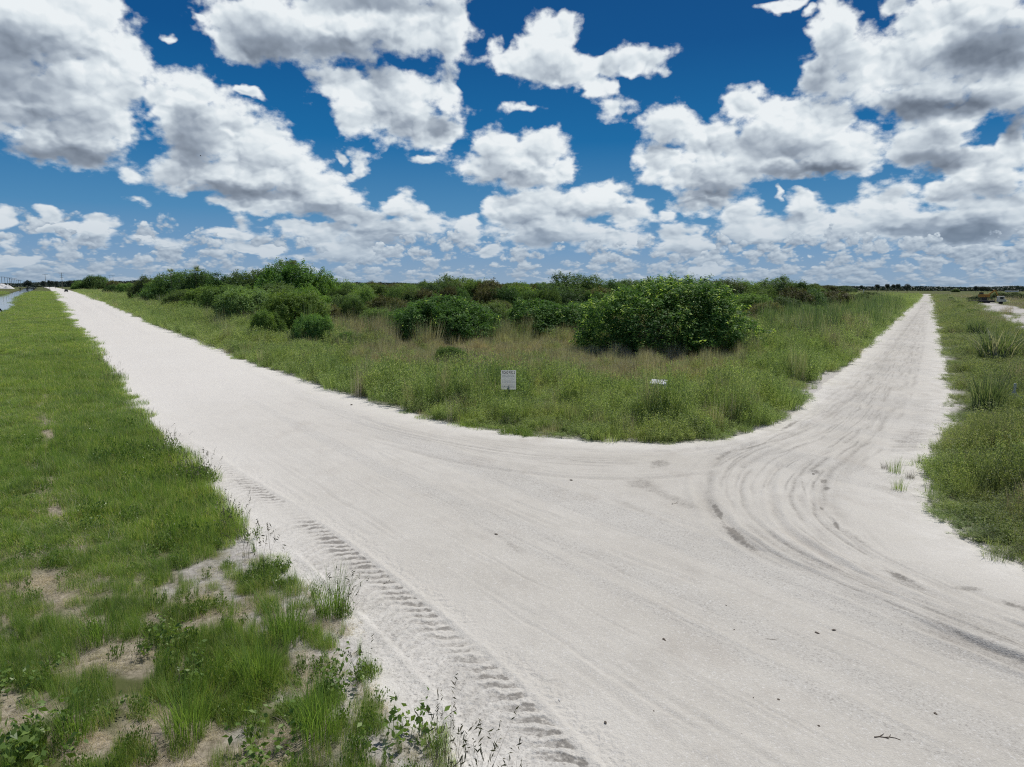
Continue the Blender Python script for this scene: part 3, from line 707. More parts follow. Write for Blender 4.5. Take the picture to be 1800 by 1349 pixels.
def scatter(name, label, category, pts, variants, mat):
    """one uncountable growth: pts (n,5) x, y, z, scale, zscale; variants are meshes"""
    lib = bpy.data.collections.new(name + '_source')
    for i, d in enumerate(variants):
        lib.objects.link(bpy.data.objects.new('%s_clump.%03d' % (name, i), raw_mesh(name + '_clump', d, mat)))
    n = len(pts)
    me = bpy.data.meshes.new(name); me.vertices.add(n); me.vertices.foreach_set('co', pts[:, :3].astype(np.float32).ravel())
    rg = np.random.default_rng(len(name) * 7 + n)
    a = me.attributes.new('rot', 'FLOAT_VECTOR', 'POINT'); a.data.foreach_set('vector', np.stack([rg.normal(0, .10, n), rg.normal(0, .10, n), rg.random(n) * 6.283], -1).astype(np.float32).ravel())
    a = me.attributes.new('scl', 'FLOAT_VECTOR', 'POINT'); a.data.foreach_set('vector', np.stack([pts[:, 3], pts[:, 3], pts[:, 4]], -1).astype(np.float32).ravel())
    a = me.attributes.new('pick', 'INT', 'POINT'); a.data.foreach_set('value', rg.integers(0, len(variants), n).astype(np.int32))
    o = bpy.data.objects.new(name, me); COL.objects.link(o); me.materials.append(mat)
    g = bpy.data.node_groups.new(name + '_growth', 'GeometryNodeTree')
    g.interface.new_socket('Geometry', in_out='INPUT', socket_type='NodeSocketGeometry'); g.interface.new_socket('Geometry', in_out='OUTPUT', socket_type='NodeSocketGeometry')
    N, Lk = g.nodes, g.links
    gi, go = N.new('NodeGroupInput'), N.new('NodeGroupOutput')
    ci = N.new('GeometryNodeCollectionInfo'); ci.inputs[0].default_value = lib; ci.inputs['Separate Children'].default_value = True; ci.inputs['Reset Children'].default_value = True
    ip = N.new('GeometryNodeInstanceOnPoints'); ip.inputs['Pick Instance'].default_value = True
    def na(nm, typ):
        q = N.new('GeometryNodeInputNamedAttribute'); q.data_type = typ; q.inputs['Name'].default_value = nm
        return next(s for s in q.outputs if s.enabled and s.name == 'Attribute')
    Lk.new(gi.outputs[0], ip.inputs['Points']); Lk.new(ci.outputs[0], ip.inputs['Instance'])
    Lk.new(na('pick', 'INT'), ip.inputs['Instance Index']); Lk.new(na('rot', 'FLOAT_VECTOR'), ip.inputs['Rotation']); Lk.new(na('scl', 'FLOAT_VECTOR'), ip.inputs['Scale'])
    Lk.new(ip.outputs[0], go.inputs[0])
    md = o.modifiers.new('growth', 'NODES'); md.node_group = g
    tag(o, label, category, kind='stuff')
    return o

# ---- where things grow -------------------------------------------------------
def sample(r0, r1, a0, a1, dens, seed):
    """uniform ground samples in a sector (azimuth in degrees)"""
    rg = np.random.default_rng(seed); A = .5 * R(a1 - a0) * (r1 * r1 - r0 * r0); n = int(A * dens)
    r = np.sqrt(rg.random(n) * (r1 * r1 - r0 * r0) + r0 * r0); a = R(a0) + rg.random(n) * R(a1 - a0)
    return r * np.sin(a), r * np.cos(a), rg
def ngon(x, y): return inside(x, y, mid_poly)
mid_poly = wr + [(3000.0, 3000.0)] if False else wr + W2([(1622, 508), (90, 501.5)])
wlp = wl + [(-3000.0, wl[-1][1])]
def zone(x, y):
    """0 left bank, 1 between the roads, 2 right of the second road"""
    z = np.full(x.shape, 0)
    z[inside(x, y, mid_poly)] = 1
    dl, dr = pline_dist(x, y, wl), pline_dist(x, y, wrr)
    z[(z != 1) & (dr < dl)] = 2
    return z
def make_pts(x, y, z, s, zs): return np.stack([x, y, z, s, zs], -1)

PX_DRY = [(960,612,300,26),(800,640,200,20),(1060,640,150,26),(700,600,90,14),(640,572,60,12),(1240,665,90,10),(1460,600,70,22),(1480,625,40,14),(900,655,90,16),(1080,672,50,14),(1180,645,170,14)]
PX_LUSH = [(1250,668,130,24),(1330,690,110,30),(1180,700,120,30),(1200,760,180,14)]
PX_REED = [(1400,580,100,30),(1520,560,90,24),(1350,560,60,20),(1450,545,80,14)]
CLEAR = [(1180, 650, 6.5, 8, .50), (782, 622, 5, 13, .40), (958, 616, 5, 13, .40), (870, 612, 4, 10, .45), (515, 612, 4, 8, .6), (440, 590, 4, 8, .6), (614, 628, 3, 5, .5), (894.5, 722, 1.2, 4.5, .55), (1157, 700, 2.0, 4.5, .32), (1735, 722, 1.3, 3.0, .5), (1775, 712, 1.6, 5.0, .55), (1752, 634, 2.5, 8, .5), (1716, 592, 2.5, 10, .45), (1432, 686, 2.5, 4, .5)]
def clear_factor(x, y):
    f = np.ones(x.shape)
    for px_, py_, rad, L, k in CLEAR:
        (cx,), (cy,) = gp([px_], [py_]); d = math.hypot(cx, cy); ux, uy = -cx / d, -cy / d
        t = np.clip((x - cx) * ux + (y - cy) * uy, 0, L); q = np.hypot(x - cx - t * ux, y - cy - t * uy)
        f = np.minimum(f, k + (1 - k) * sstep(q, rad * .6, rad * 1.3))
    return f
def field():
    G = np.random.default_rng(3)
    rd_cache = {}
    out = {k: [] for k in ('lawn', 'lawnfar', 'verge', 'weed', 'dry', 'reed', 'stalk', 'broad', 'clover')}
    # near and far rings: r0, r1, density per m2, patch scale
    rings = [(4.5, 16, 26, .55), (16, 30, 12, .75), (30, 60, 4.5, 1.05), (60, 120, 1.5, 1.7), (120, 260, .45, 2.6), (260, 600, .075, 5.5)]
    for k, (r0, r1, dn, sc) in enumerate(rings):
        x, y, rg = sample(r0, r1, -58 if r1 <= 60 else -44, 66 if r1 <= 60 else 46, dn, 100 + k)
        rd = road_sd(x, y); m = rd < .12; x, y, rd = x[m], y[m], rd[m]
        cd = canal_sd(x, y); m = cd < -.5; x, y, rd, cd = x[m], y[m], rd[m], cd[m]
        s, st, gs = masks(x, y); Z = zone(x, y); h = ground_h(x, y, rd, cd)
        px, py = proj(x, y); n = len(x); u = rg.random(n); r = np.hypot(x, y)
        nn = fbm(x, y, 2.2, 4, 71); nb = fbm(x, y, 7.0, 3, 72)
        de = -rd                                     # metres away from the road
        bare = np.clip(np.maximum(s, np.maximum(st * .95, gs * .96)), 0, 1)
        thin = sstep(de, -.1, .55)
        # left bank: mown grass with bald patches
        Lm = (Z == 0) & (u > bare) & (u * .75 < thin + .12)
        near_tip = blob(px, py, [(350,900,120,80),(230,820,160,90),(120,660,110,70)])
        fore = sstep(py, 930, 1120)
        hh = (.55 + .8 * nn + .9 * near_tip) * (1 + .25 * fore)
        bare = np.clip(bare + fore * .94 * sstep(fbm(x, y, .9, 4, 131), .43, .56) * (1 - .5 * blob(px, py, [(40, 1130, 100, 200), (540, 1190, 130, 170)])), 0, .97) * (Z == 0) + bare * (Z != 0)
        P = make_pts(x, y, h, np.full(n, sc) * rg.uniform(.8, 1.2, n) * (1 - .38 * fore) * (1 - .35 * sstep(gs, .2, .6)), hh * (0.75 + .45 * sc ** .5) * rg.uniform(.8, 1.25, n))
        out['lawn'].append(P[Lm & (rg.random(n) < .92)])
        lower = blob(px, py, [(480,1180,180,180),(560,1120,60,80),(420,1110,120,60),(40,1000,80,300),(330,1000,90,60)])
        out['verge_left'] = out.get('verge_left', []); out['verge_left'].append(P[(Z == 0) & (r0 < 30) & (rg.random(n) < (.07 + .34 * lower) * (1 - .8 * bare))] * [1, 1, 1, .75, .62])
        out['litter'] = out.get('litter', []); out['litter'].append(P[(Z == 0) & (r0 < 30) & (rg.random(n) < .55 * sstep(st, .15, .6) + .12 * sstep(gs, .3, .7) + .02 + .85 * fore * sstep(bare, .2, .6))] * [1, 1, 1, 1, .9])
        out['clover'].append(P[(Z == 0) & (r0 < 30) & (rg.random(n) < (.06 + .34 * sstep(fbm(x, y, 1.7, 3, 88), .50, .60)) * (1 - .7 * bare))] * [1, 1, 1, 1, .8])
        # verge of the left road and the corner
        M1 = Z == 1; M2 = Z == 2
        dry = blob(px, py, PX_DRY) * M1; lush = blob(px, py, PX_LUSH) * M1; reed = blob(px, py, PX_REED) * M1
        depth = sstep(de, 5.5 + 3 * (nb - .5), 9.0)
        vg = (M1 | M2)
        ok = (u > bare) & (u * .8 < thin + .05)
        hv = (.74 + .55 * sstep(de, .0, 1.3) * (.55 + .9 * nb) + .3 * lush) * (.35 + 1.3 * sstep(fbm(x, y, 1.5, 3, 55), .25, .75))
        hv = np.where(M2, hv * (.26 + .40 * sstep(de, 0, 1.8)), hv)
        low = blob(px, py, [(1150,768,260,12),(1380,735,60,10),(1440,690,50,16)])
        hv = hv * (1 - .55 * low) * (1 - .35 * sstep(de, 25, 70)) * clear_factor(x, y)
        pd = np.clip(dry * (.35 + .65 * depth) * (.45 + nn) , 0, .68) + .17 * depth * (nn > .45) + .04
        pick = rg.random(n)
        Pv = make_pts(x, y, h, np.full(n, sc * .95) * rg.uniform(.8, 1.2, n), hv * rg.uniform(.75, 1.25, n) * (1 + .04 * k))
        isdry = vg & ok & (pick < pd)
        out['dry'].append(Pv[isdry] * [1, 1, 1, 1, 1.15])
        open_ = M2 & (de > 9 + 4 * nb); hv_ = 1
        Pv[:, 4] *= np.where(open_, .35, 1); okf = ~(open_ & (rg.random(n) < .35)); ok &= okf; isdry &= okf
        isreed = vg & ok & ~open_ & ~isdry & (pick > 1 - (.34 * reed + .015 * depth * (r > 60)) )
        out['reed'].append(Pv[isreed & (rg.random(n) < .8)] * [1, 1, 1, 1.0, 1.2])
        rest = vg & ok & ~isdry & ~isreed
        w = rg.random(n) < (.68 + .12 * depth)
        out['weed'].append(Pv[rest & w]); out['verge'].append(Pv[rest & ~w])
        out['stalk'].append(Pv[vg & ok & (rg.random(n) < .14 * depth + .05 + .45 * dry) & (r0 < 120)] * [1, 1, 1, .8, .95])
        es = (Z == 0) & (np.abs(de - .12) < .45) & (r0 < 60) & (rg.random(n) < np.where(r < 40, .16, .3) * (.3 + 1.2 * (nn > .5)))
        out['stalk'].append(P[es] * [1, 1, 1, 0, 0] + np.stack([0 * x, 0 * x, 0 * x, .8 + 0 * x, rg.uniform(.6, 1.15, n)], -1)[es])
    C = {k: np.concatenate(v) for k, v in out.items() if len(v)}
    rg = np.random.default_rng(8)
    scatter('lawn_grass', 'short green grass on the left bank, worn bald in places', 'grass', C['lawn'], [T_lawn(rng=rg) for _ in range(5)], M_LAWN)
    scatter('meadow_grass', 'longer tufted grass growing loose through the left bank', 'grass', C['verge_left'], [T_tuft(rg, 70, (.25,.62), .008, .16, .5, 0, .72) for _ in range(4)], M_LAWN)
    scatter('creeping_weed', 'small round leaved weeds creeping in the left bank grass', 'weeds', C['clover'], [T_weed(rg, 14, (.08,.26), .32, .055, 14, .1, 1, .6, .6) for _ in range(4)], M_BROAD)
    scatter('verge_grass', 'yellow-green knee high grass along the road verges', 'grass', C['verge'], [T_tuft(rg, 150, (.3,.85), .011, .42, .42) for _ in range(4)], M_VERGE)
    scatter('straw_litter', 'dead flattened straw lying on the bald spots of the left bank', 'straw', C['litter'], [T_lawn(rg, 150, (.02,.05), .009, .5, 5.0, .35, 1) for _ in range(3)], M_DRY)
    scatter('verge_weed', 'soft feathery yellow-green weeds along the road verges', 'weeds', C['weed'], [T_weed(rg, 20, (.3,.85), .42, .062, 34) for _ in range(5)], M_VERGE)
    scatter('dry_grass', 'dry tan grass in the clearing before the bushes', 'grass', C['dry'], [T_tuft(rg, 130, (.4,1.0), .010, .42, .25) for _ in range(4)], M_DRY)
    scatter('reed_bed', 'tall green reeds among the bushes of the thicket', 'reeds', C['reed'], [T_cane(rg, 50, (.7,1.5), .028, .42, .4) for _ in range(4)], M_REED)
    scatter('seed_stalk', 'thin brown seed stalks standing above the grass', 'stalks', C['stalk'], [T_stalk(rg) for _ in range(4)], M_STALK)
    print('scatter', {k: len(v) for k, v in C.items()})
field()

# ---- bushes and trees ---------------------------------------------------------
def crown(rng, lobes, n, leaf, aspect=.45, cluster=5, spread=1.0, tipfrac=.0, gap=.38, flat=.0):
    """lobes: (x,y,z,rx,ry,rz). leaf clusters through the outer shell of the union of lobes, with gaps"""
    L = np.array(lobes); vol = (L[:, 3] * L[:, 4] * L[:, 5]) ** (2 / 3); pr = vol / vol.sum()
    m = int(n * 2.2); li = rng.choice(len(L), m, p=pr)
    d = rng.normal(size=(m, 3)); d /= np.linalg.norm(d, axis=1, keepdims=True)
    rad = 1 - rng.random(m) ** 1.6 * .42
    ln = 1 + (fbm(d[:, 0] * 3 + li, d[:, 1] * 3 + d[:, 2] * 2, .9, 3, 17) - .5) * .55
    c = L[li, :3] + d * L[li, 3:] * (rad * ln)[:, None]
    # drop what lies deep inside another lobe and what falls in a gap
    deep = np.zeros(m, bool)
    for q in L: deep |= (((c - q[:3]) / q[3:]) ** 2).sum(1) < .40
    sc = L[:, 3:].mean() * .55
    g = fbm(c[:, 0] + c[:, 2] * .7, c[:, 1] - c[:, 2] * .6, sc, 3, 23)
    keep = ~deep & (g > gap) & (c[:, 2] > 0.02)
    c, d, li, rad = c[keep][:n], d[keep][:n], li[keep][:n], rad[keep][:n]
    # loose shoots that stick out of the outline
    ns = max(6, n // 45); li2 = rng.choice(len(L), ns, p=pr); d2 = rng.normal(size=(ns, 3)); d2[:, 2] = np.abs(d2[:, 2]) + .35; d2 /= np.linalg.norm(d2, axis=1, keepdims=True)
    m2 = 7; u2 = (np.arange(m2) / m2)[None, :, None]; ext = rng.uniform(.06, .26, ns)[:, None, None]
    sh = (L[li2, None, :3] + d2[:, None] * L[li2, None, 3:] * (.95 + ext * u2)).reshape(-1, 3) + rng.normal(0, leaf * .25, (ns * m2, 3))
    c = np.concatenate([c, sh]); d = np.concatenate([d, np.repeat(d2, m2, 0)]); rad = np.concatenate([rad, np.ones(ns * m2)])
    k = len(c)
    up = d * .7 + np.array([0, 0, .75]) + rng.normal(0, .35, (k, 3))
    tone = np.clip(.42 + (fbm(c[:, 0], c[:, 1] + c[:, 2], sc * .8, 2, 5) - .5) * .8, 0, 1)
    cc = np.repeat(c, cluster, 0) + rng.normal(0, leaf * .62 * spread, (k * cluster, 3))
    nn = np.repeat(up, cluster, 0) + rng.normal(0, .55, (k * cluster, 3))
    rr = np.clip(np.repeat(tone, cluster) * .6 + rng.random(k * cluster) * .42 - .08, 0, .80)
    tip = np.repeat((rng.random(k) < tipfrac) & (rad > .8), cluster)
    rr = np.where(tip, .9 + rng.random(len(rr)) * .1, rr)
    sz = leaf * rng.uniform(.65, 1.35, len(cc)) * np.where(tip, 1.15, 1)
    return leaves(cc, nn, sz, rng, aspect, rr)
def tube(p, q, r0, r1, n=6):
    p, q = np.array(p, float), np.array(q, float); d = q - p; d /= np.linalg.norm(d) + 1e-9
    a = np.cross(d, [0, 0, 1.0]) if abs(d[2]) < .9 else np.cross(d, [1.0, 0, 0]); a /= np.linalg.norm(a); b = np.cross(d, a)
    th = np.arange(n) * 2 * np.pi / n; ring = np.cos(th)[:, None] * a + np.sin(th)[:, None] * b
    co = np.concatenate([p + ring * r0, q + ring * r1]); i = np.arange(n); j = (i + 1) % n
    return co, np.stack([i, j, j + n, i + n], -1), np.full(2 * n, .5)
def limbs(rng, lobes, H, w=.11):
    P = []
    for L in lobes:
        b = np.array([rng.normal(0, .15), rng.normal(0, .15), -.1]); t = np.array(L[:3]) + [0, 0, L[5] * .2]
        mid = b * .5 + t * .5 + [0, 0, -.12 * H]
        P.append(tube(b, mid, w, w * .7)); P.append(tube(mid, t, w * .7, w * .25))
        for _ in range(3):
            e = t + rng.normal(0, .4, 3) * np.array(L[3:]); P.append(tube(mid * .4 + t * .6, e, w * .35, w * .1, 4))
    return cat(P)
def bush_lobes(rng, W, D, H, k):
    o = []
    for i in range(k):
        a = i / k * 2 * np.pi + rng.uniform(-.4, .4); rr = rng.uniform(.18, .62); s = rng.uniform(.30, .46)
        z = H * rng.uniform(.22, .62) * (1.1 - .55 * rr)
        o.append((math.cos(a) * rr * W / 2, math.sin(a) * rr * D / 2, z, W * s * .55, D * s * .55, min(z * 1.05, H - z) * 1.0 + H * .06))
    o.append((0, 0, H * .55, W * .27, D * .27, H * .42)); o.append((W * .05, 0, H * .25, W * .40, D * .40, H * .28))
    return o
PROTO = {}
def proto(kind, seed, W, D, H, n, leaf, mat, lobes=7, **kw):
    """mesh pair for a bush: crown and branching trunk"""
    rg = np.random.default_rng(seed); L = bush_lobes(rg, W, D, H, lobes)
    cm = raw_mesh('crown', crown(rg, L, n, leaf, **kw), mat); tm = raw_mesh('trunk', limbs(rg, L, H), M_BARK)
    co = np.empty(len(cm.vertices) * 3, np.float32); cm.vertices.foreach_get('co', co); co = co.reshape(-1, 3)
    ex = np.percentile(co[:, 0], 98.5) - np.percentile(co[:, 0], 1.5); hz = np.percentile(co[:, 2], 98.8)
    for me in (cm, tm): me.transform(Matrix.Diagonal((W / ex, W / ex, H / hz, 1)))
    return cm, tm
def put_bush(meshes, loc, rot, scl, label, name='bush', cat_='bush', group=None):
    r = bpy.data.objects.new(name, None); COL.objects.link(r)
    r.location = loc; r.rotation_euler = (0, 0, rot); r.scale = scl; r.empty_display_size = .3
    tag(r, label, cat_, group)
    c = bpy.data.objects.new('crown', meshes[0]); COL.objects.link(c); c.parent = r
    t_ = bpy.data.objects.new('trunk', meshes[1]); COL.objects.link(t_); t_.parent = r
    return r
def place(cx, by, w, ty):
    """ground point, width and height in metres of something whose foot, width and top are read in the photo"""
    (x,), (y,) = gp([cx], [by]); (rx,), (ry,) = gp([cx + w / 2], [by]); (lx,), (ly,) = gp([cx - w / 2], [by])
    Wd = math.hypot(rx - lx, ry - ly); dist = math.hypot(x, y)
    d = ray([cx], [ty])[0]; H = HCAM + dist * d[2] / math.hypot(d[0], d[1])
    return x, y, Wd, H
VAR = {}
for kind, mat, seeds in (('bush', M_BUSH, (1, 2, 3, 4, 5)), ('bright', M_BRIGHT, (11, 12, 13)), ('olive', M_OLIVE, (21, 22))):
    VAR[kind] = [proto(kind, s, 8, 7, 4, 4300, .20, mat, lobes=8 + s % 5, gap=.33) for s in seeds]
BIG = {
 'hero': proto('hero', 31, 11.2, 9.5, 5.7, 15000, .17, M_PEPPER, lobes=14, cluster=6, tipfrac=.13, gap=.27),
 'dark': proto('dark', 32, 8, 7, 3.8, 7500, .16, M_PEPPER, lobes=9, cluster=6, tipfrac=.015, gap=.34),
 'dark2': proto('dark2', 33, 8, 7, 3.8, 7500, .16, M_PEPPER, lobes=8, cluster=6, tipfrac=.03, gap=.34),
 'leafy': proto('leafy', 34, 8, 7, 4, 8000, .16, M_BRIGHT, lobes=10, cluster=6, gap=.30),
 'leafy2': proto('leafy2', 35, 8, 7, 4, 8000, .16, M_BRIGHT, lobes=9, cluster=6, gap=.32),
}
SIZE = {'hero': (11.2, 5.7), 'dark': (8, 3.8), 'dark2': (8, 3.8), 'leafy': (8, 4), 'leafy2': (8, 4)}
# foot x, foot y, width, top y, kind, label      (photo pixels)
BUSHES = [
 (1182,634,280,496,'hero','broad pepper bush dotted with pale green flower heads, largest bush in front'),
 (782,607,170,526,'dark','dark rounded bush standing in the dry grass, left of the sign'),
 (958,601,152,533,'dark2','glossy dark bush between the big flowering bush and the dark round one'),
 (372,552,110,508,'leafy2','leafy mid-green bush at the left front of the thicket beside the road verge'),
 (442,576,126,511,'leafy','bright leafy bush in the left front clump, behind the yellow verge'),
 (508,598,116,517,'leafy2','bright green bush sprawling down to the verge, front of the left clump'),
 (556,608,62,556,'leafy','small bright bush at the right foot of the left clump'),
 (614,618,56,586,'dark','low dark green bush in the grass right of the left clump'),
 (788,645,58,612,'leafy','low light green shrub in front of the dark rounded bush'),
 (575,578,56,538,'olive','greyish palmetto-like bush in the gap right of the left clump'),
 (262,532,64,488,'bush','dark bush at the left end of the tall thicket'),
 (300,537,96,482,'bush','tall dark bush under the cabbage palm at the thicket\'s left'),
 (352,541,100,481,'bush','dense dark bush right beside the cabbage palm'),
 (405,545,84,484,'bush','dark bush in the thicket between the palm and the pale tree'),
 (455,547,96,478,'bush','tall bush left of the thicket\'s highest hump'),
 (515,556,140,468,'bright','highest green hump of the thicket, under the pale thin tree'),
 (572,556,92,482,'bright','sloping bush on the right shoulder of the highest hump'),
 (618,552,80,499,'bright','medium bush right of the highest hump'),
 (668,548,86,503,'bush','low wide bush at mid distance in the left centre'),
 (716,552,80,505,'bright','soft green bush in the left centre of the thicket'),
 (694,566,70,528,'olive','low olive bush before the left centre bushes'),
 (755,548,76,503,'bush','bush directly behind the dark rounded one'),
 (792,541,92,489,'bright','rounded bright bush that peaks left of the brown one'),
 (836,543,70,494,'bush','dark bush between the bright peak and the brown bush'),
 (862,544,66,496,'olive','brownish bush on the skyline left of centre'),
 (914,556,92,505,'bright','light green dome-shaped bush behind the glossy dark one'),
 (880,566,54,530,'olive','grey-green shrub between the dark rounded bush and the glossy one'),
 (965,546,70,500,'bush','bush left of the dark skyline peak'),
 (1012,545,96,485,'bush','dark bush that makes the centre skyline peak'),
 (1046,558,76,510,'olive','olive dome-shaped bush left of the big flowering bush'),
 (1078,548,70,495,'bush','bush right of the dark skyline peak'),
 (1006,572,60,538,'bright','low yellow-green bush left of the big flowering bush'),
 (1130,545,90,494,'bright','bush showing over the left of the big flowering bush'),
 (1200,543,90,496,'bush','bush showing over the middle of the big flowering bush'),
 (1262,548,96,494,'bush','bush showing over the right of the big flowering bush'),
 (1310,548,74,497,'bright','bush just right of the big flowering bush'),
 (1352,549,100,491,'bush','tall dark bush at the right end of the thicket'),
 (1402,551,96,500,'bush','sloping bush beside the tall one at the thicket\'s right end'),
 (1458,551,84,514,'olive','low olive bush at the right tip of the thicket'),
 (1500,536,44,517,'bush','small bush alone in the reeds near the second road'),
 (1532,526,36,514,'bush','tiny dark bush beside the far white post'),
 (1300,596,60,560,'leafy','bright lower skirt bush on the right of the big flowering bush'),
 (164,509,44,486,'bright','small bush clump left of the thicket near the dark vehicle'),
 (178,507,26,488,'bush','dark top behind the small left clump'),
 (196,519,28,501,'bush','small dark bush standing near the verge left of the thicket'),
 (226,520,40,499,'bright','low green bush left of the tall thicket'),
 (140,508,26,493,'bush','tiny bush near the power pole foot'),
 (1708,556,24,544,'bush','small dark bush beside the white sand on the right'),
 (1690,546,14,536,'bush','dark shrub in the row right of the second road'),
 (1680,537,12,529,'bush','farther dark shrub in the row right of the second road'),
 (1672,530,9,523,'bush','farthest dark shrub in the row right of the second road'),
 (1680,514,8,508,'bush','lone shrub in the far field right of the second road'),
 (1778,526,46,515,'bush','dark green brush behind the white cab'),
 (1722,530,30,520,'bush','dark brush heap left of the parked truck'),
 (330,548,70,512,'leafy','small leafy bush at the far left foot of the tall thicket'),
 (405,560,90,504,'leafy','leafy bush behind the two left front bushes, below the palm'),
 (478,566,110,503,'leafy2','leafy bush in the middle of the left clump under the highest hump'),
 (540,572,90,508,'bright','bright bush at the right middle of the left clump'),
 (475,602,70,548,'leafy','low bright bush touching the verge, centre front of the left clump'),
 (610,566,60,520,'bush','dark bush right of the left clump before the low wide ones'),
 (640,575,56,538,'bright','low yellow-green scrub right of the greyish palmetto-like bush'),
 (735,572,60,536,'bright','low scrub left of the dark rounded bush'),
 (1060,580,60,530,'leafy','mid-green bush wedged between the glossy bush and the big flowering one'),
 (905,578,56,542,'bright','yellow-green shrub between the dark rounded and the glossy bush'),
 (870,592,76,536,'leafy2','dark green bush filling the gap left of the glossy one'),
 (700,592,70,548,'dark2','dark bush half sunk in reeds left of the dark rounded bush'),
 (655,590,64,545,'leafy2','mid-green bush in the reeds between the left clump and the dark rounded bush'),
 (1034,600,50,552,'leafy2','small bush touching the left skirt of the big flowering bush'),
 (1322,566,90,520,'leafy','bush at the right shoulder of the big flowering bush'),
 (1384,566,90,524,'bush','dark scrub right of the big flowering bush before the reeds'),
 (1340,572,70,534,'olive','olive scrub right of the big flowering bush'),
 (1420,572,60,540,'bright','reedy green scrub before the thicket\'s right end'),
]
ORD = 'first second third fourth fifth sixth seventh eighth ninth tenth eleventh twelfth thirteenth fourteenth fifteenth sixteenth seventeenth eighteenth nineteenth twentieth'.split()
ORD += ['twenty-' + k for k in ORD[:9]] + ['thirtieth'] + ['thirty-' + k for k in ORD[:9]]
GROUP = 'bushes of the scrub thicket'
def build_bushes():
    rg = random.Random(4); idx = {k: 0 for k in VAR}
    done = []
    for cx, by, w, ty, kind, label in BUSHES:
        if not kind: continue
        x, y, Wd, H = place(cx, by, w, ty)
        push = Wd * .33; r = math.hypot(x, y); x, y = x * (r + push) / r, y * (r + push) / r; H = HCAM - (HCAM - H) * (r + push) / r
        if kind in BIG:
            ms = BIG[kind]; w0, h0 = SIZE[kind]
        else:
            ms = VAR[kind][idx[kind] % len(VAR[kind])]; idx[kind] += 1; w0, h0 = 8.0, 4.0
        s = Wd * 1.04 / w0; sz = H / h0
        put_bush(ms, (x, y, 0), 0.0 if kind == 'hero' else rg.uniform(0, 6.28), (s, s, sz), label, group=GROUP); done.append((x, y))
    # rows of bushes deeper in the thicket, seen only over the tops of the nearer ones
    cnt = {}
    rows = [('front', 576, 528, 46, 600, 720), ('first', 560, 510, 36, 590, 1080), ('nearest right', 556, 508, 40, 1325, 1480), ('second', 541, 501, 40, 600, 1330), ('third', 529, 500.5, 30, 250, 1390), ('fourth', 519, 500, 30, 240, 1440), ('last', 512.5, 499.5, 26, 130, 1500)]
    for rn, by, ty, step, x0, x1 in rows:
        n = int((x1 - x0) / step)
        for i in range(n):
            cx = x0 + (i + .5) * step + rg.uniform(-.3, .3) * step; hz = .0045 * (cx - 900)
            t_ = ty + hz + rg.uniform(-2.5, 4.5); b_ = by + hz + rg.uniform(-1.2, 1.2)
            x, y, Wd, H = place(cx, b_, step * rg.uniform(1.0, 1.9), t_)
            if road_sd(np.array([x]), np.array([y]))[0] > -Wd * .6 - 2: continue
            kind = rg.choice(['bush', 'bush', 'bright', 'olive']); ms = rg.choice(VAR[kind])
            where = 'left' if cx < 640 else 'centre' if cx < 1050 else 'right'
            tone = {'bush': 'dark', 'bright': 'mid-green', 'olive': 'olive-grey'}[kind]
            put_bush(ms, (x, y, 0), rg.uniform(0, 6.28), (Wd / 8, Wd / 8, H / 4),
                     '%s bush of the thicket\'s %s row, %s of its colour from the left road' % (tone, rn, ORD[cnt.setdefault((rn, tone), 0)]), group='bushes deep in the thicket')
            cnt[(rn, tone)] += 1
build_bushes()
# ------------------------------------------------------------------ built things
M_WHITE = mat_flat('weathered_white_panel', (.80,.78,.74), .5, 14, (.68,.67,.64))
M_POST = mat_flat('dark_post', (.06,.055,.05), .7, 10)
M_WOOD = mat_flat('grey_wood', (.22,.20,.175), .9, 5)
M_GREYMETAL = mat_flat('dull_grey_metal', (.58,.58,.58), .6, 9, (.44,.45,.46))
M_INK = mat_flat('grey_ink', (.10,.10,.12), .8)
M_INK2 = mat_flat('faded_ink', (.60,.58,.60), .8)
M_DARK = mat_flat('dark_paint', (.025,.027,.03), .4, 5)
M_GLASS = mat_flat('dark_glass', (.02,.025,.03), .1, 3, spec=.6)
M_TYRE = mat_flat('tyre_rubber', (.02,.02,.02), .9)
M_CREAM = mat_flat('cream_paint', (.66,.63,.52), .5, 4)
M_RUST = mat_flat('rusty_orange_paint', (.30,.13,.045), .8, 2, (.40,.26,.04))
M_PALE = mat_flat('pale_grey', (.48,.47,.44), .9, 1.2)
M_DIRT = mat_flat('dark_clod', (.15,.125,.10), .95, 40)
M_STICK = mat_flat('dry_stick', (.11,.085,.065), .9, 30)
M_SHELL = mat_flat('white_shell', (.78,.76,.72), .8, 30)
def mat_sheet():
    m, t, out = material('white_corrugated_plastic')
    tc = t.new('ShaderNodeTexCoord').outputs['Object']; c = t.mix(t.rng(t.noise(tc, 9, 4, .6), .35, .7), (.80,.79,.77), (.70,.69,.66))
    p = t.new('ShaderNodeBsdfPrincipled'); t.put(p.inputs['Base Color'], c); p.inputs['Roughness'].default_value = .5
    tr = t.new('ShaderNodeBsdfTranslucent'); t.put(tr.inputs[0], c); mx = t.new('ShaderNodeMixShader'); mx.inputs[0].default_value = .50
    t.l.new(p.outputs[0], mx.inputs[1]); t.l.new(tr.outputs[0], mx.inputs[2]); t.l.new(mx.outputs[0], out.inputs[0]); return m
M_SHEET = mat_sheet()
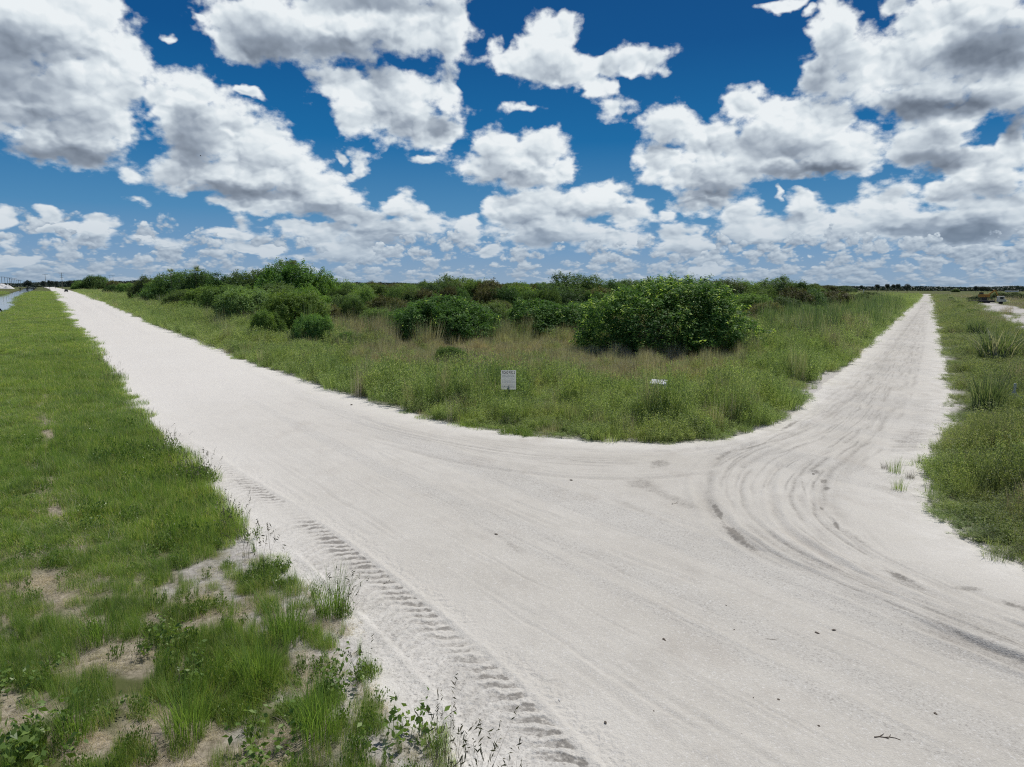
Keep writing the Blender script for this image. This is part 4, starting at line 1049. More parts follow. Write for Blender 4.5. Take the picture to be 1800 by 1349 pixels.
def bm_box(P, c, s, rot=0.0, tilt=0.0):
    """box centre, full size -> part of a quad soup"""
    v = np.array([[x, y, z] for x in (-.5, .5) for y in (-.5, .5) for z in (-.5, .5)]) * s
    ct, st = math.cos(tilt), math.sin(tilt); v = v @ np.array([[1, 0, 0], [0, ct, st], [0, -st, ct]])
    cr, sr = math.cos(rot), math.sin(rot); v = v @ np.array([[cr, sr, 0], [-sr, cr, 0], [0, 0, 1]])
    f = np.array([[0, 1, 3, 2], [4, 6, 7, 5], [0, 4, 5, 1], [2, 3, 7, 6], [0, 2, 6, 4], [1, 5, 7, 3]])
    P.append((v + np.array(c, float), f, np.full(8, .5)))
def bm_tube(P, p, q, r0, r1=None, n=8, cap=True):
    co, f, r = tube(p, q, r0, r1 if r1 is not None else r0, n)
    if cap:
        co = np.concatenate([co, [p, q]]); i = np.arange(n); j = (i + 1) % n
        f = np.concatenate([f, np.stack([i * 0 + 2 * n, j, i, i * 0 + 2 * n], -1)[:, [0, 1, 2, 2]], np.stack([i * 0 + 2 * n + 1, i + n, j + n, j + n], -1)])
        r = np.full(2 * n + 2, .5)
    P.append((co, f, r))
def build(name, P, mat, parent=None, loc=None, rz=0.0, bevel=0.0):
    import bmesh
    co, f, _ = cat(P); me = bpy.data.meshes.new(name); bm = bmesh.new()
    vs = [bm.verts.new(c) for c in co]
    for q in f:
        u = []
        for i in q:
            if vs[i] not in u: u.append(vs[i])
        if len(u) > 2:
            try: bm.faces.new(u)
            except ValueError: pass
    bmesh.ops.recalc_face_normals(bm, faces=bm.faces)
    bm.to_mesh(me); bm.free(); me.materials.append(mat)
    o = bpy.data.objects.new(name, me); COL.objects.link(o)
    if parent is not None: o.parent = parent
    if loc is not None: o.location = loc
    o.rotation_euler = (0, 0, rz)
    if bevel: m = o.modifiers.new('bevel', 'BEVEL'); m.width = bevel; m.segments = 2
    return o
def thing(name, label, category, loc, rz=0.0, group=None):
    o = bpy.data.objects.new(name, None); COL.objects.link(o); o.location = loc; o.rotation_euler = (0, 0, rz); o.empty_display_size = .3
    return tag(o, label, category, group)
def at(px, py, z=0.0):
    (x,), (y,) = gp([px], [py], z); return float(x), float(y)
def at_dist(px, d):
    r = ray([px], [503.5 + .0045 * (px - 900)])[0]; k = math.hypot(r[0], r[1]); return float(r[0] / k * d), float(r[1] / k * d)
def face_cam(x, y): return math.atan2(-x, y)      # local -Y looks back at the camera foot

# notice board
def sign():
    d = 29.5; x, y = at_dist(894.5, d); rz = face_cam(x, y) + .04
    r = thing('notice_sign', 'white rectangular notice board with grey print on a thin dark post in the verge', 'sign', (x, y, 0), rz)
    top = HCAM - d * math.tan(math.atan((651 - CY) / F) + PITCH); bot = HCAM - d * math.tan(math.atan((685 - CY) / F) + PITCH)
    hgt = top - bot; wid = 26.5 / F * math.hypot(d, HCAM - top) * 1.0
    P = []; bm_box(P, (0, 0, (top + bot) / 2), (wid, .012, hgt)); panel = None; me_ = bpy.data.meshes.new('panel'); w2, z0, z1 = wid / 2, bot, top; me_.from_pydata([(-w2, 0, z0), (w2, 0, z0), (w2, 0, z1), (-w2, 0, z1)], [], [(0, 1, 2, 3)]); me_.materials.append(M_SHEET); po = bpy.data.objects.new('panel', me_); COL.objects.link(po); po.parent = r
    P = []; bm_box(P, (0.02, .035, bot * .5 + .08), (.05, .045, bot + .16)); build('post', P, M_POST, r)
    P = []
    P = []
    for zz in (-.3, .3): bm_tube(P, (0.02, -.016, bot + .07 + .1 * (zz > 0)), (0.02, .06, bot + .07 + .1 * (zz > 0)), .011)
    build('bolt', P, M_GREYMETAL, r)
    cu = bpy.data.curves.new('heading', 'FONT'); cu.body = 'ROAD PUC 2'; cu.size = hgt * .185; cu.align_x = 'CENTER'; cu.extrude = .0015; cu.space_character = 1.0; cu.offset = .0022
    t_ = bpy.data.objects.new('heading', cu); COL.objects.link(t_)
    dg = bpy.context.evaluated_depsgraph_get(); me = bpy.data.meshes.new_from_object(t_.evaluated_get(dg)); bpy.data.objects.remove(t_)
    xs = [v.co.x for v in me.vertices]; k = wid * .84 / (max(xs) - min(xs))
    me.transform(Matrix.Diagonal((k, 1.15, 1, 1))); me.materials.clear(); me.materials.append(M_INK)
    h = bpy.data.objects.new('lettering', me); COL.objects.link(h); h.parent = r; h.location = (0, -.0085, top - hgt * .185); h.rotation_euler = (R(90), 0, 0)
    P = []; rr = random.Random(2)
    for i, (z0, hh) in enumerate([(.255, .030), (.315, .030), (.40, .016), (.46, .014), (.52, .014), (.58, .014), (.65, .020), (.72, .014), (.78, .014), (.845, .020), (.905, .014)]):
        xx = -wid * .42
        while xx < wid * .40:
            w_ = rr.uniform(.02, .075); w_ = min(w_, wid * .42 - xx); 
            if w_ > .008: bm_box(P, (xx + w_ / 2, -.0078, top - hgt * z0), (w_, .002, hgt * hh))
            xx += w_ + .014
            if i in (2, 4) and xx > wid * .25: break
    build('small_print', P, M_INK2, r)
sign()

# discarded white panel in the grass
def junk():
    x, y = at(1157, 700); r = thing('discarded_freezer', 'white boxy metal cabinet lying half hidden in the tall grass right of the sign', 'appliance', (x, y, 0), face_cam(x, y) - .25)
    P = []; bm_box(P, (0, 0, .57), (.72, .40, .36), 0, .35); build('cabinet', P, M_WHITE, r, bevel=.02)
    P = []; bm_box(P, (0, -.05, .775), (.74, .46, .03), 0, .35); build('lid', P, mat_flat('white_enamel', (.82, .83, .86), .4, 9), r, bevel=.008)
    P = []; bm_box(P, (-.37, 0, .55), (.02, .34, .28), 0, .35); build('side_vent', P, M_DARK, r)
    P = []; bm_box(P, (.06, 0, .2), (.6, .34, .42)); build('base', P, M_DARK, r)
junk()

# wooden cross frame on the right
def cross():
    x, y = at(1781, 712); d = math.hypot(x, y); s = d / F * 1.02
    r = thing('cross_frame', 'grey cross shaped frame with braced arms standing behind the reed clump on the right', 'frame', (x, y, 0), face_cam(x, y) + .1)
    topz = HCAM - d * math.tan(math.atan((640 - CY) / F) + PITCH); armz = HCAM - d * math.tan(math.atan((660 - CY) / F) + PITCH)
    P = []; bm_box(P, (0, 0, topz / 2), (.10, .05, topz)); build('upright', P, M_GREYMETAL, r, bevel=.006)
    P = []; bm_box(P, (-.72, -.004, armz), (1.0, .045, .10)); bm_box(P, (.22, -.004, armz), (.34, .045, .10)); build('crossbar', P, M_GREYMETAL, r, bevel=.006)
    for sx, sz, L in ((-1, 1, .34), (1, 1, .30), (-1, -1, .30), (1, -1, .30)):
        v = np.array([[sx * .052, -.02, armz + sz * .052], [sx * L, -.02, armz + sz * .052], [sx * .052, -.02, armz + sz * L], [sx * .13, -.02, armz + sz * .13]])
        v2 = v + [0, .04, 0]; P = [(np.concatenate([v, v2]), np.array([[0, 1, 3, 2], [4, 6, 7, 5], [1, 5, 7, 3], [3, 7, 6, 2], [0, 4, 5, 1], [0, 2, 6, 4]]), np.full(8, .5))]
        build('brace', P, M_GREYMETAL, r)
cross()

# parked vehicle at the far end of the left road
def vehicle_small():
    d = 560; x, y = at_dist(115.5, d); r = thing('dark_car', 'small dark car driving at the far end of the left road', 'car', (x, y, .06), R(118))
    prof = [(-2.2, .35), (-2.2, .95), (-1.9, 1.05), (-1.55, 1.72), (.35, 1.78), (1.0, 1.15), (2.0, 1.0), (2.25, .8), (2.25, .35)]
    v = np.array([[px_, sy * .92 * (.86 if pz > 1.3 else 1), pz] for sy in (-1, 1) for px_, pz in prof]); n = len(prof); import bmesh
    bm = bmesh.new(); vs = [bm.verts.new(c) for c in v]
    bm.faces.new(vs[:n]); bm.faces.new(vs[n:][::-1])
    for i in range(n): bm.faces.new((vs[i], vs[(i + 1) % n], vs[n + (i + 1) % n], vs[n + i]))
    bmesh.ops.recalc_face_normals(bm, faces=bm.faces)
    me = bpy.data.meshes.new('body'); bm.to_mesh(me); bm.free(); me.materials.append(M_DARK); o = bpy.data.objects.new('body', me); COL.objects.link(o); o.parent = r
    P = []; bm_box(P, (-.6, 0, 1.42), (1.75, 1.66, .42)); build('window', P, M_GLASS, r)
    for wx in (-1.4, 1.4):
        for wy in (-.85, .85): P = []; bm_tube(P, (wx, wy - .12, .34), (wx, wy + .12, .34), .34, n=14); build('wheel', P, M_TYRE, r)
vehicle_small()

# truck and excavator on the right
def truck():
    d = 285; x, y = at_dist(1741, d); r = thing('flatbed_truck', 'dark flatbed truck with a cream cab parked beyond the white sand', 'truck', (x, y, 0), face_cam(x, y) + .12)
    P = []; bm_box(P, (-2.2, 0, 1.05), (7.2, 2.4, .35)); bm_box(P, (-2.2, 0, .75), (8.0, .9, .25)); build('bed', P, M_DARK, r)
    P = []
    for k in range(9): bm_box(P, (-5.6 + k * .85, -1.15, 1.75), (.09, .09, 1.1))
    bm_box(P, (-2.2, -1.15, 2.25), (7.2, .06, .12)); bm_box(P, (-2.2, -1.15, 1.75), (7.2, .06, .12)); build('side_rails', P, M_DARK, r)
    P = []; bm_box(P, (3.1, 0, 1.75), (1.9, 2.4, 1.9)); bm_box(P, (4.3, 0, 1.3), (.6, 2.2, .95)); build('cab', P, M_CREAM, r, bevel=.12)
    P = []; bm_box(P, (3.25, 0, 2.05), (.95, 2.46, .75)); build('window', P, M_GLASS, r)
    for wx in (-4.8, -3.6, 3.2):
        for wy in (-1.0, 1.0): P = []; bm_tube(P, (wx, wy - .18, .5), (wx, wy + .18, .5), .5, n=16); build('wheel', P, M_TYRE, r)
truck()
def digger():
    d = 300; x, y = at_dist(1731, d); r = thing('excavator', 'rusty orange excavator with its boom folded standing behind the flatbed truck', 'excavator', (x, y, 0), face_cam(x, y) + .2)
    P = []; bm_box(P, (0, 0, 2.6), (3.2, 2.4, 1.2)); build('body', P, M_RUST, r, bevel=.1)
    P = []; bm_box(P, (-1.0, -.6, 3.3), (1.1, 1.1, 1.3)); build('cab', P, mat_flat('yellow_paint', (.42, .30, .05), .6, 3), r, bevel=.06)
    P = []; bm_box(P, (-1.0, -.6, 3.45), (1.14, 1.14, .7)); build('window', P, M_GLASS, r)
    for sy in (-1, 1):
        P = []; bm_box(P, (0, sy * 1.2, .55), (3.6, .55, 1.0)); build('track', P, M_TYRE, r, bevel=.3)
    P = []; bm_box(P, (0, 0, 1.45), (1.6, 1.6, 1.1)); build('turntable', P, M_DARK, r)
    P = []; bm_tube(P, (1.3, 0, 3.0), (3.2, 0, 4.6), .28, .22); bm_tube(P, (3.2, 0, 4.6), (4.6, 0, 1.6), .22, .16); build('boom', P, M_RUST, r)
    P = []; bm_box(P, (4.5, 0, 1.1), (.9, 1.0, .9), 0, .3); build('bucket', P, M_DARK, r, bevel=.1)
digger()
def trailer(px_, d, w, label, h=2.2):
    x, y = at_dist(px_, d); r = thing('white_trailer', label, 'trailer', (x, y, 0), face_cam(x, y))
    P = []; bm_box(P, (0, 0, 1.0 + h / 2), (w, 2.4, h)); build('body', P, M_WHITE, r, bevel=.1)
    P = []; bm_box(P, (0, 0, .85), (w * .9, 2, .3)); build('chassis', P, M_DARK, r)
    for sx in (-.28, .28):
        P = []; bm_tube(P, (w * sx, -1.1, .45), (w * sx, 1.1, .45), .45, n=12); build('wheel', P, M_TYRE, r)
trailer(1779, 1050, 14, 'long white trailer in the far field at the right edge', 1.6)

# far white marker post
def marker():
    x, y = at(1517.5, 523); r = thing('marker_post', 'slim white marker post standing in the scrub before the far field', 'post', (x, y, 0))
    P = []; bm_tube(P, (0, 0, 0), (0, 0, 4.0), .22, .22, 10); build('shaft', P, M_WHITE, r)
    P = []; bm_tube(P, (0, 0, 4.0), (0, 0, 4.3), .30, .12, 10); build('cap', P, M_WHITE, r)
marker()

# power poles
def pole(px_, d, topy, label, arms=1, group=None, thick=1.0):
    x, y = at_dist(px_, d); H = HCAM - d * math.tan(math.atan((topy - CY - .0045 * (px_ - 900) * 0) / F) + PITCH) + (.0045 * (px_ - 900)) / F * d * -1 * -1 * 0
    dv = ray([px_], [topy])[0]; H = HCAM + d * dv[2] / math.hypot(dv[0], dv[1])
    r = thing('power_pole', label, 'power pole', (x, y, 0), face_cam(x, y) + .2, group)
    w = max(.16, d / F * .34) * thick
    P = []; bm_tube(P, (0, 0, -.5), (0, 0, H), w, w * .75, 8); build('pole', P, M_WOOD, r)
    for k in range(arms):
        z = H * (.97 - .13 * k); L = [2.6, 1.8, 1.3][k] * (d / 900) ** .5
        P = []; bm_box(P, (0, 0, z), (L * 2, w * .9, w * .9)); a = build('crossarm', P, M_WOOD, r)
        P = []
        for s_ in (-.92, -.5, .5, .92): bm_tube(P, (L * s_, 0, z + w * .4), (L * s_, 0, z + w * 1.6), w * .4, w * .3, 6)
        build('insulator', P, M_GREYMETAL, a)
pole(109.5, 900, 479.5, 'tall power pole with three crossarms right beside the far end of the left road', 3)
pole(80.5, 1100, 482.5, 'bare tall pole by the dark trees at the end of the left road', 1, thick=.9)
pole(194, 1350, 484, 'left one of a pair of thin far masts above the left thicket', 1, thick=.6)
pole(199.5, 1350, 484, 'right one of a pair of thin far masts above the left thicket', 1, thick=.6)
pole(598, 1500, 489, 'thin far mast on the skyline in the left centre', 1, thick=.5)
pole(1668.5, 1500, 503, 'thin far mast on the flat skyline right of the second road', 1, thick=.6)
for i, (px_, ty) in enumerate([(3.5, 486.5), (9, 487), (13.5, 488.2), (17.8, 488.6), (20.6, 490.2), (23.4, 490.6), (26.6, 490.0), (30, 492), (33, 492.6), (36, 493)]):
    pole(px_, 1000 + 110 * i, ty, 'pole of the far line behind the white heap, %s from the picture edge' % ORD[i], 1, 'line of far power poles at the left edge', .8 if i != 3 else 1.3)

# far white spoil heap at the left edge
def heap(px_, d, w, h, label):
    x, y = at_dist(px_, d); rg = np.random.default_rng(int(px_ * 3)); n = 40
    u, v = np.meshgrid(np.linspace(-1, 1, n), np.linspace(-1, 1, n)); q = np.hypot(u, v)
    z = np.clip(1 - q ** 1.4, 0, 1) * h * (.6 + .8 * fbm(u * 3 + px_, v * 3, .8, 4, 3)) - .3
    o = mesh_np('sand_heap', np.stack([u.ravel() * w / 2, v.ravel() * w / 2, z.ravel()], -1), grid_faces(n, n), mat_flat('white_sand', (.72, .71, .69), .95, .3, (.60, .59, .57)), {}, True)
    o.location = (x, y, 0); tag(o, label, 'sand heap')
heap(2, 1000, 20, 6.0, 'long white sand heap at the left edge under the pole line')
heap(14, 960, 12, 4.2, 'smaller white sand heap right of the long one')

# low timber bridge over the canal
def bridge():
    (x,), (y,) = gp([49], [510.5], WZ); x, y = float(x) , float(y); r = thing('canal_bridge', 'low bridge on dark piles crossing the far end of the canal', 'bridge', (x, y, 0), face_cam(x, y))
    P = []; bm_box(P, (0, 0, 1.0), (16, 3, .5)); build('deck', P, M_WOOD, r)
    for sx in (-6.5, -.6, 5.2):
        P = []; bm_box(P, (sx, -1.3, -.3), (1.1, .6, 2.2)); build('pile', P, M_DARK, r)
    for sx in (-3.5, 2.3):
        P = []; bm_tube(P, (sx, -1.9, -.2), (sx, 1.6, -.2), 1.15, n=16, cap=False); build('pale_tube', P, M_PALE, r)  # pale open tubes between the piles
bridge()

# ---- clods, sticks and shells lying on the road
def clod(px_, py_, L, label, mat=M_DIRT, name='dirt_clod', category='clod'):
    x, y = at(px_, py_); d = math.hypot(x, y, HCAM); s = L * .72 / F * d; rg = np.random.default_rng(int(px_ * 7 + py_)); import bmesh
    bm = bmesh.new(); bmesh.ops.create_icosphere(bm, subdivisions=3, radius=.5)
    for v in bm.verts:
        c = v.co; k = 1 + 1.3 * (float(fbm(np.array([c.x * 2 + px_]), np.array([c.y * 2 + c.z * 1.7 + py_]), .55, 3, 4)[0]) - .5)
        v.co = Vector((c.x * k * s, c.y * k * s * .6, c.z * k * s * .42 + s * .12))
    me = bpy.data.meshes.new(name); bm.to_mesh(me); bm.free(); me.materials.append(mat)
    o = bpy.data.objects.new(name, me); COL.objects.link(o); o.location = (x, y, .055); o.rotation_euler = (0, 0, rg.uniform(0, 3)); tag(o, label, category)
for c in [(1167,1132,11,'dark torn clod lying alone in the smooth middle of the near road'), (1465,1115,9,'round dark stone lying on the wheel lines near the lower right'), (1436,1120,9,'brownish clod just left of the round dark stone'),
          (1290,1114,6,'small dark clod left of the short straight stick'), (1294,1099,6,'tiny clod right above the one left of the straight stick'), (1276,1071,6,'tiny clod farthest up the middle of the near road'),
          (1584,1106,9,'flat dark clod right of the round stone'), (1324,1235,6,'pea sized clod above the brown scuffed patch'), (1368,1238,8,'brown clod on the edge of the brown scuffed patch'),
          (1439,1285,8,'dark clod left below the branched twig'), (1643,1263,9,'angular clod near the lower right corner of the road'), (1303,1299,6,'lowest small clod on the bottom part of the road'),
          (1149,1258,5,'tiny clod on the gravel band near the bottom'), (1064,1278,8,'flat clod near the end of the ribbed tyre print'), (872,945,9,'dark clod beside the faint grey smear in mid road'),
          (1004,849,9,'dark clod where the two roads begin to part'), (618,714,5,'tiny dark clod on the white road near the verge'), (1430,838,7,'small clod in the dark blotches of the bend')]:
    clod(*c)
clod(983, 1238, 6, 'small white shell right of the ribbed tyre print', M_SHELL, 'white_shell', 'shell')
def stick(px_, py_, L, ang, label, branches=0, name='dry_stick'):
    x, y = at(px_, py_); d = math.hypot(x, y, HCAM); s = L / F * d; P = []; rg = random.Random(int(px_)); p = np.array([-s / 2, 0, .012]); a = 0.0
    for k in range(5):
        a += rg.uniform(-.45, .45); q = p + np.array([math.cos(a), math.sin(a), 0]) * s / 5; bm_tube(P, p, q, .008 * (1 - k * .1), .008 * (.9 - k * .1), 6)
        if k < branches: fa = a + rg.uniform(.4, 1.1) * (-1) ** k; b = q + np.array([math.cos(fa), math.sin(fa), .08]) * s * rg.uniform(.12, .42); bm_tube(P, q, b, .005, .003, 5)
        p = q
    o = build(name, P, M_STICK, None, (x, y, .055), R(ang)); tag(o, label, 'stick')
stick(1359, 1134, 20, -28, 'short straight dark stick lying in the middle of the near road')
stick(1555, 1302, 36, 15, 'branched dry twig near the bottom right of the road', 3, 'dry_twig')
stick(1188, 890, 22, 40, 'forked little twig left of the dark skid smears', 2, 'dry_twig')
stick(1322, 987, 20, -10, 'thin twig right of the dark skid smears', 1, 'dry_twig')

# ---- single plants one can tell apart
def plant(name, label, category, px_, py_, data, mat, scale, zs=1.0, group=None):
    x, y = at(px_, py_); o = bpy.data.objects.new(name, raw_mesh(name, data, mat) if not isinstance(data, bpy.types.Mesh) else data)
    COL.objects.link(o); o.location = (x, y, 0); o.scale = (scale, scale, scale * zs); o.rotation_euler = (0, 0, px_ % 6.28); tag(o, label, category, group); return o
PR = np.random.default_rng(77)
G4 = 'cane grass clumps right of the second road'
plant('cane_clump', 'tall dark green cane clump in front of the grey cross frame', 'cane grass', 1735, 724, T_cane(PR, 300, (.9, 1.85), .045, .55, .42, .2, .8), M_REED, 1.0, 1.0, G4)
plant('cane_clump', 'cane clump with pale arching blades above the cross frame', 'cane grass', 1752, 634, T_cane(PR, 300, (1.2, 2.2), .06, .9, .7, .2, 1), M_REED, 1.25, 1.0, G4)
plant('cane_clump', 'compact cane clump beside the grass, farthest of the big ones on the right', 'cane grass', 1716, 592, T_cane(PR, 260, (1.0, 1.8), .065, .7, .5, .2, .8), M_REED, 1.25, .95, G4)
plant('cane_clump', 'cane clump cut by the right picture edge', 'cane grass', 1796, 628, T_cane(PR, 200, (.9, 1.9), .06, .8, .7, .2, 1), M_REED, 1.1, 1.0, G4)
for (a, b, s, lab) in [(1574,832,.62,'bigger grass tuft alone on the white sand inside the bend'), (1580,862,.55,'narrow upright grass tuft nearest the camera on the sand of the bend'), (1556,826,.34,'low grass tuft at the left of the sand patch in the bend'), (1600,842,.36,'thin tuft between the bend sand and the right verge'),
                       (1431,684,.5,'lone dark tuft on the sandy spur at the junction corner'), (1418,690,.3,'tiny tuft left of the lone one on the sandy spur')]:
    plant('grass_tuft', lab, 'grass tuft', a, b, T_tuft(PR, 110, (.3,.9), .010, .32, .5), M_STALK if a > 1550 and s < .5 else M_VERGE, s, 1.0)
for (a, b, s, lab, st) in [(690,1300,1.0,'leafy weed growing alone on white sand by the bottom of the ribbed print',9), (78,1322,1.15,'broad leaved bright green weed at the bottom left corner',16), (290,1150,.85,'patch of round leafy weed beside the straw bare spot',12),
                           (62,1330,.8,'smaller broad leaved weed below the bottom left one',10), (478,1335,1.0,'bright leafy weed at the bottom edge amid dark grass',12), (340,1195,.7,'light green weed in the middle of the lower grass',10),
                           (600,1205,.8,'bright leafy weed at the right rim of the lower grass clump',12), (182,1262,.55,'little weed on the straw patch near the bottom left',8), (30,1215,.8,'leafy weed at the left edge above the corner one',12)]:
    plant('leafy_weed', lab, 'weed', a, b, T_weed(PR, st, (.22,.55), .34, .085, 15, .15, 1, .7, .55), M_BROAD, s)
for (a, b, s, lab) in [(176,1128,.95,'big dark sedge tussock beside the long straw patch'), (505,1120,1.1,'tall sedge tussock by the grey sand gap'), (455,1200,1.0,'dense tussock in the heart of the lower grass clump'), (560,1290,1.1,'dark tall tussock at the lower right of the lower clump'),
                       (330,1290,1.0,'tussock with bent pale blades above the twiggy heap'), (130,1300,.8,'small tussock right of the corner weed'), (585,1080,1.0,'tall tussock with seed heads leaning over the white road edge')]:
    plant('sedge_tussock', lab, 'tussock', a, b, T_tuft(PR, 260, (.35,.85), .007, .26, .55, 0, .42), M_LAWN, s, 1.0)
    
# ---- skyline trees, palms and the far woods
def far_tree(px_, d, topy, wpx, label, name='far_tree', category='tree', group='single trees on the far skyline', kind=0):
    x, y = at_dist(px_, d); dv = ray([px_], [topy])[0]; H = HCAM + d * dv[2] / math.hypot(dv[0], dv[1]); Wd = wpx / F * d
    rg = np.random.default_rng(int(px_ * 5) + kind)
    r = thing(name, label, category, (x, y, 0), 0, group)
    if kind == 0: L = [(rg.normal(0, Wd * .2), rg.normal(0, Wd * .2), H * rg.uniform(.5, .78), Wd * .3, Wd * .3, H * .22) for _ in range(5)]
    elif kind == 1: L = [(rg.normal(0, Wd * .12), 0, H * .84, Wd * .42, Wd * .4, H * .15), (Wd * .2, 0, H * .7, Wd * .25, Wd * .25, H * .09)]
    else: L = [(rg.uniform(-.35, .35) * Wd, rg.normal(0, Wd * .15), H * rg.uniform(.35, .8), Wd * .24, Wd * .22, H * .16) for _ in range(8)]
    c = bpy.data.objects.new('crown', raw_mesh('crown', crown(rg, L, 420, max(H * .07, .3), cluster=5, gap=.40), M_FARTREE if d > 250 else M_OLIVE)); COL.objects.link(c); c.parent = r
    tr = bpy.data.objects.new('trunk', raw_mesh('trunk', cat([tube((0, 0, -.3), (0, 0, H * .62), H * .025, H * .014)] + [tube((0, 0, H * .45), tuple(np.array(q[:3])), H * .012, H * .005, 5) for q in L]), M_BARK)); COL.objects.link(tr); tr.parent = r
for px_, d, ty, w, lab, k in [(49,900,492,9,'round dark tree alone between the pole line and the left road',0),(76,1050,494,8,'dark tree left of the bare tall pole',0),(87,1000,492.5,6,'dark tree right of the bare tall pole',0),(97,1050,494,9,'flat dark tree left of the tall power pole',0),
     (125,900,492.5,12,'dark tree just right of the tall power pole',0),(136,950,493.5,10,'second dark tree right of the tall power pole',0),(1434,700,499,13,'flat topped dark tree on the skyline right of the thicket',0),
     (1514,1100,502.5,3,'tiny pine far left of the skyline pine group',1),(1543,1000,500.8,7,'spreading pine at the left of the skyline pine group',1),(1559,1000,500.2,7,'second pine of the skyline group',1),(1570,1050,501,6,'third pine of the skyline group',1),
     (1578,1000,500.2,7,'pine with a thin crown beside the bulky skyline tree',1),(1595,950,499.6,12,'bulky dark tree at the right of the skyline pines',0),(1716,1000,503.2,6,'dark round tree left of the far right clump',0),(1726,1000,503.4,8,'dark tree in the middle of the far right clump',0),(1737,1000,504,10,'dark tree at the right of the far right clump',0),
     (742,800,496,5,'small dark tree on the skyline left of the bright peak',0),(665,900,495.5,12,'wide dark tree on the left centre skyline',0),(630,900,496,12,'dark tree on the skyline right of the highest hump',0)]:
    far_tree(px_, d, ty, w, lab, kind=k)
def thin_tree():
    x, y, Wd, H = place(510, 548, 44, 457)
    rg = np.random.default_rng(9); r = thing('thin_tree', 'pale olive thin crowned tree rising above the highest hump of the thicket', 'tree', (x, y, 0))
    L = [(rg.uniform(-.32, .32) * Wd, rg.normal(0, .6), H * rg.uniform(.66, .92), Wd * .22, Wd * .2, H * .07) for _ in range(8)]
    c = bpy.data.objects.new('crown', raw_mesh('crown', crown(rg, L, 900, .26, cluster=4, gap=.44), M_OLIVE)); COL.objects.link(c); c.parent = r
    P = [tube((0, 0, -.3), (0, 0, H * .6), .14, .08)] + [tube((0, 0, H * .45), q[:3], .06, .02, 5) for q in L]
    t_ = bpy.data.objects.new('trunk', raw_mesh('trunk', cat(P), M_BARK)); COL.objects.link(t_); t_.parent = r
thin_tree()
def palm(px_, by, ty, label, n=22, rad=1.6):
    x, y, Wd, H = place(px_, by, 20, ty); rg = np.random.default_rng(int(px_)); r = thing('cabbage_palm', label, 'palm', (x, y, 0), 0, 'palms of the thicket')
    hc = H - rad * .75; P = [tube((0, 0, -.2), (.1, 0, hc), .17, .14, 8)]
    t_ = bpy.data.objects.new('trunk', raw_mesh('trunk', cat(P), M_BARK)); COL.objects.link(t_); t_.parent = r
    Q = []
    for i in range(n):
        a = rg.uniform(0, 6.28); e = rg.uniform(-.5, 1.3); d0 = np.array([math.cos(a) * math.cos(e), math.sin(a) * math.cos(e), math.sin(e)]); tipc = np.array([0.1, 0, hc]) + d0 * rad * .5
        Q.append(tube((0.1, 0, hc), tuple(tipc), .02, .015, 4))
        m = 16; sp = np.linspace(-1.2, 1.2, m); sd_ = np.cross(d0, [0, 0, 1]); sd_ /= np.linalg.norm(sd_) + 1e-9
        b = np.repeat(tipc[None], m, 0); L = (np.cos(sp)[:, None] * d0 + np.sin(sp)[:, None] * sd_) * rad * .6
        co, f, rr = blades(b, np.maximum(L[:, 2], -.3) + .02, L[:, :2], np.full(m, .07), rg, 3, rg.random(m), .1); Q.append((co, f, rr))
    c = bpy.data.objects.new('crown', raw_mesh('crown', cat(Q), M_REED)); COL.objects.link(c); c.parent = r
palm(346, 541, 470, 'cabbage palm rising above the left part of the thicket', 26, 2.0)
palm(303, 538, 474, 'small ragged palm top left of the cabbage palm', 14, 1.6)
palm(572, 584, 538, 'stocky palmetto at the right side of the left front clump', 20, 1.5)
palm(905, 560, 528, 'greyish palmetto between the dark rounded and the glossy bush', 18, 1.6)

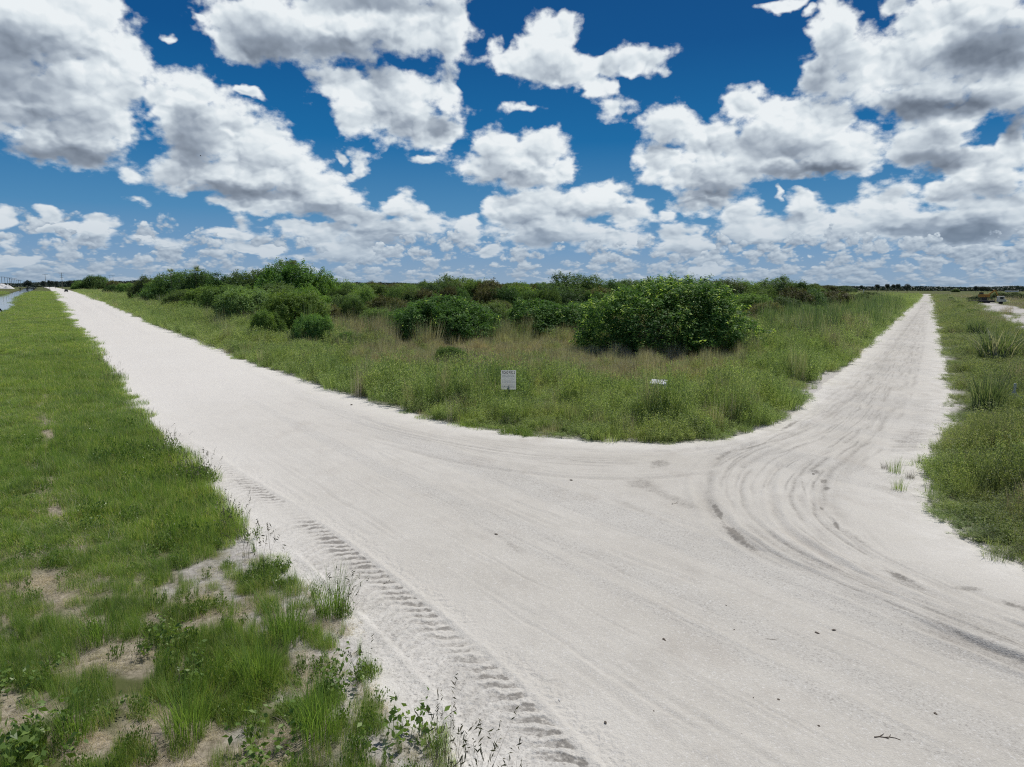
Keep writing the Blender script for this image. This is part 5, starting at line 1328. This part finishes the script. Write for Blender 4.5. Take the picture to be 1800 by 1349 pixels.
def woods():
    rg = np.random.default_rng(13); n = 90000
    a = R(-38) + rg.random(n) * R(76); r = rg.uniform(1500, 1750, n)
    px_ = 900 + F * np.tan(a)
    hmax = np.interp(px_, [-80, 60, 88, 130, 250, 330, 560, 620, 800, 1100, 1380, 1500, 1600, 1700, 1735, 1760, 1900], [6.5, 7, 9, 12, 12.5, 11, 10, 11, 10.5, 10, 8.5, 8.2, 8.0, 7.6, 7.6, 9.0, 9.5])
    hh = hmax * (.66 + .5 * fbm(a * 1500, a * 0 + 3, 40, 4, 8))
    z = hh * rg.random(n) ** .8
    c = np.stack([r * np.sin(a), r * np.cos(a), z], -1)
    q = leaves(c, rg.normal(size=(n, 3)) + [0, -.6, .8], rg.uniform(2.0, 4.4, n), rg, .8)
    o = bpy.data.objects.new('far_woods', raw_mesh('far_woods', q, M_FARTREE)); COL.objects.link(o); tag(o, 'thin dark line of far woods along the horizon', 'woods', kind='stuff')
woods()
# bird
def bird():
    d0 = ray([352.5], [274.5])[0] * 260; r = thing('flying_bird', 'tiny dark bird gliding in front of the big left cloud', 'bird', (d0[0], d0[1], HCAM + d0[2]), .5)
    P = [(np.array([[-.3, 0, 0], [-.1, .09, .03], [.25, .03, .02], [.33, 0, 0], [.25, -.03, .02], [-.1, -.09, .03], [-.05, 0, .10], [-.05, 0, -.07]]),
          np.array([[0, 1, 6, 6], [1, 2, 6, 6], [2, 3, 6, 6], [3, 4, 6, 6], [4, 5, 6, 6], [5, 0, 6, 6], [1, 0, 7, 7], [2, 1, 7, 7], [3, 2, 7, 7], [4, 3, 7, 7], [5, 4, 7, 7], [0, 5, 7, 7]]), np.full(8, .5))]
    b = build('body', P, M_DARK, r)
    for s_ in (-1, 1):
        v = np.array([[.12, s_ * .07, .05], [-.12, s_ * .07, .05], [-.10, s_ * .38, .18], [.08, s_ * .38, .18], [-.12, s_ * .72, .10], [-.04, s_ * .72, .10]]); v2 = v + [0, 0, .015]
        build('wing', [(np.concatenate([v, v2]), np.array([[0, 1, 2, 3], [3, 2, 4, 5], [6, 9, 8, 7], [9, 11, 10, 8], [0, 3, 9, 6], [3, 5, 11, 9], [1, 7, 8, 2], [2, 8, 10, 4], [4, 10, 11, 5]]), np.full(12, .5))], M_DARK, r)
bird()
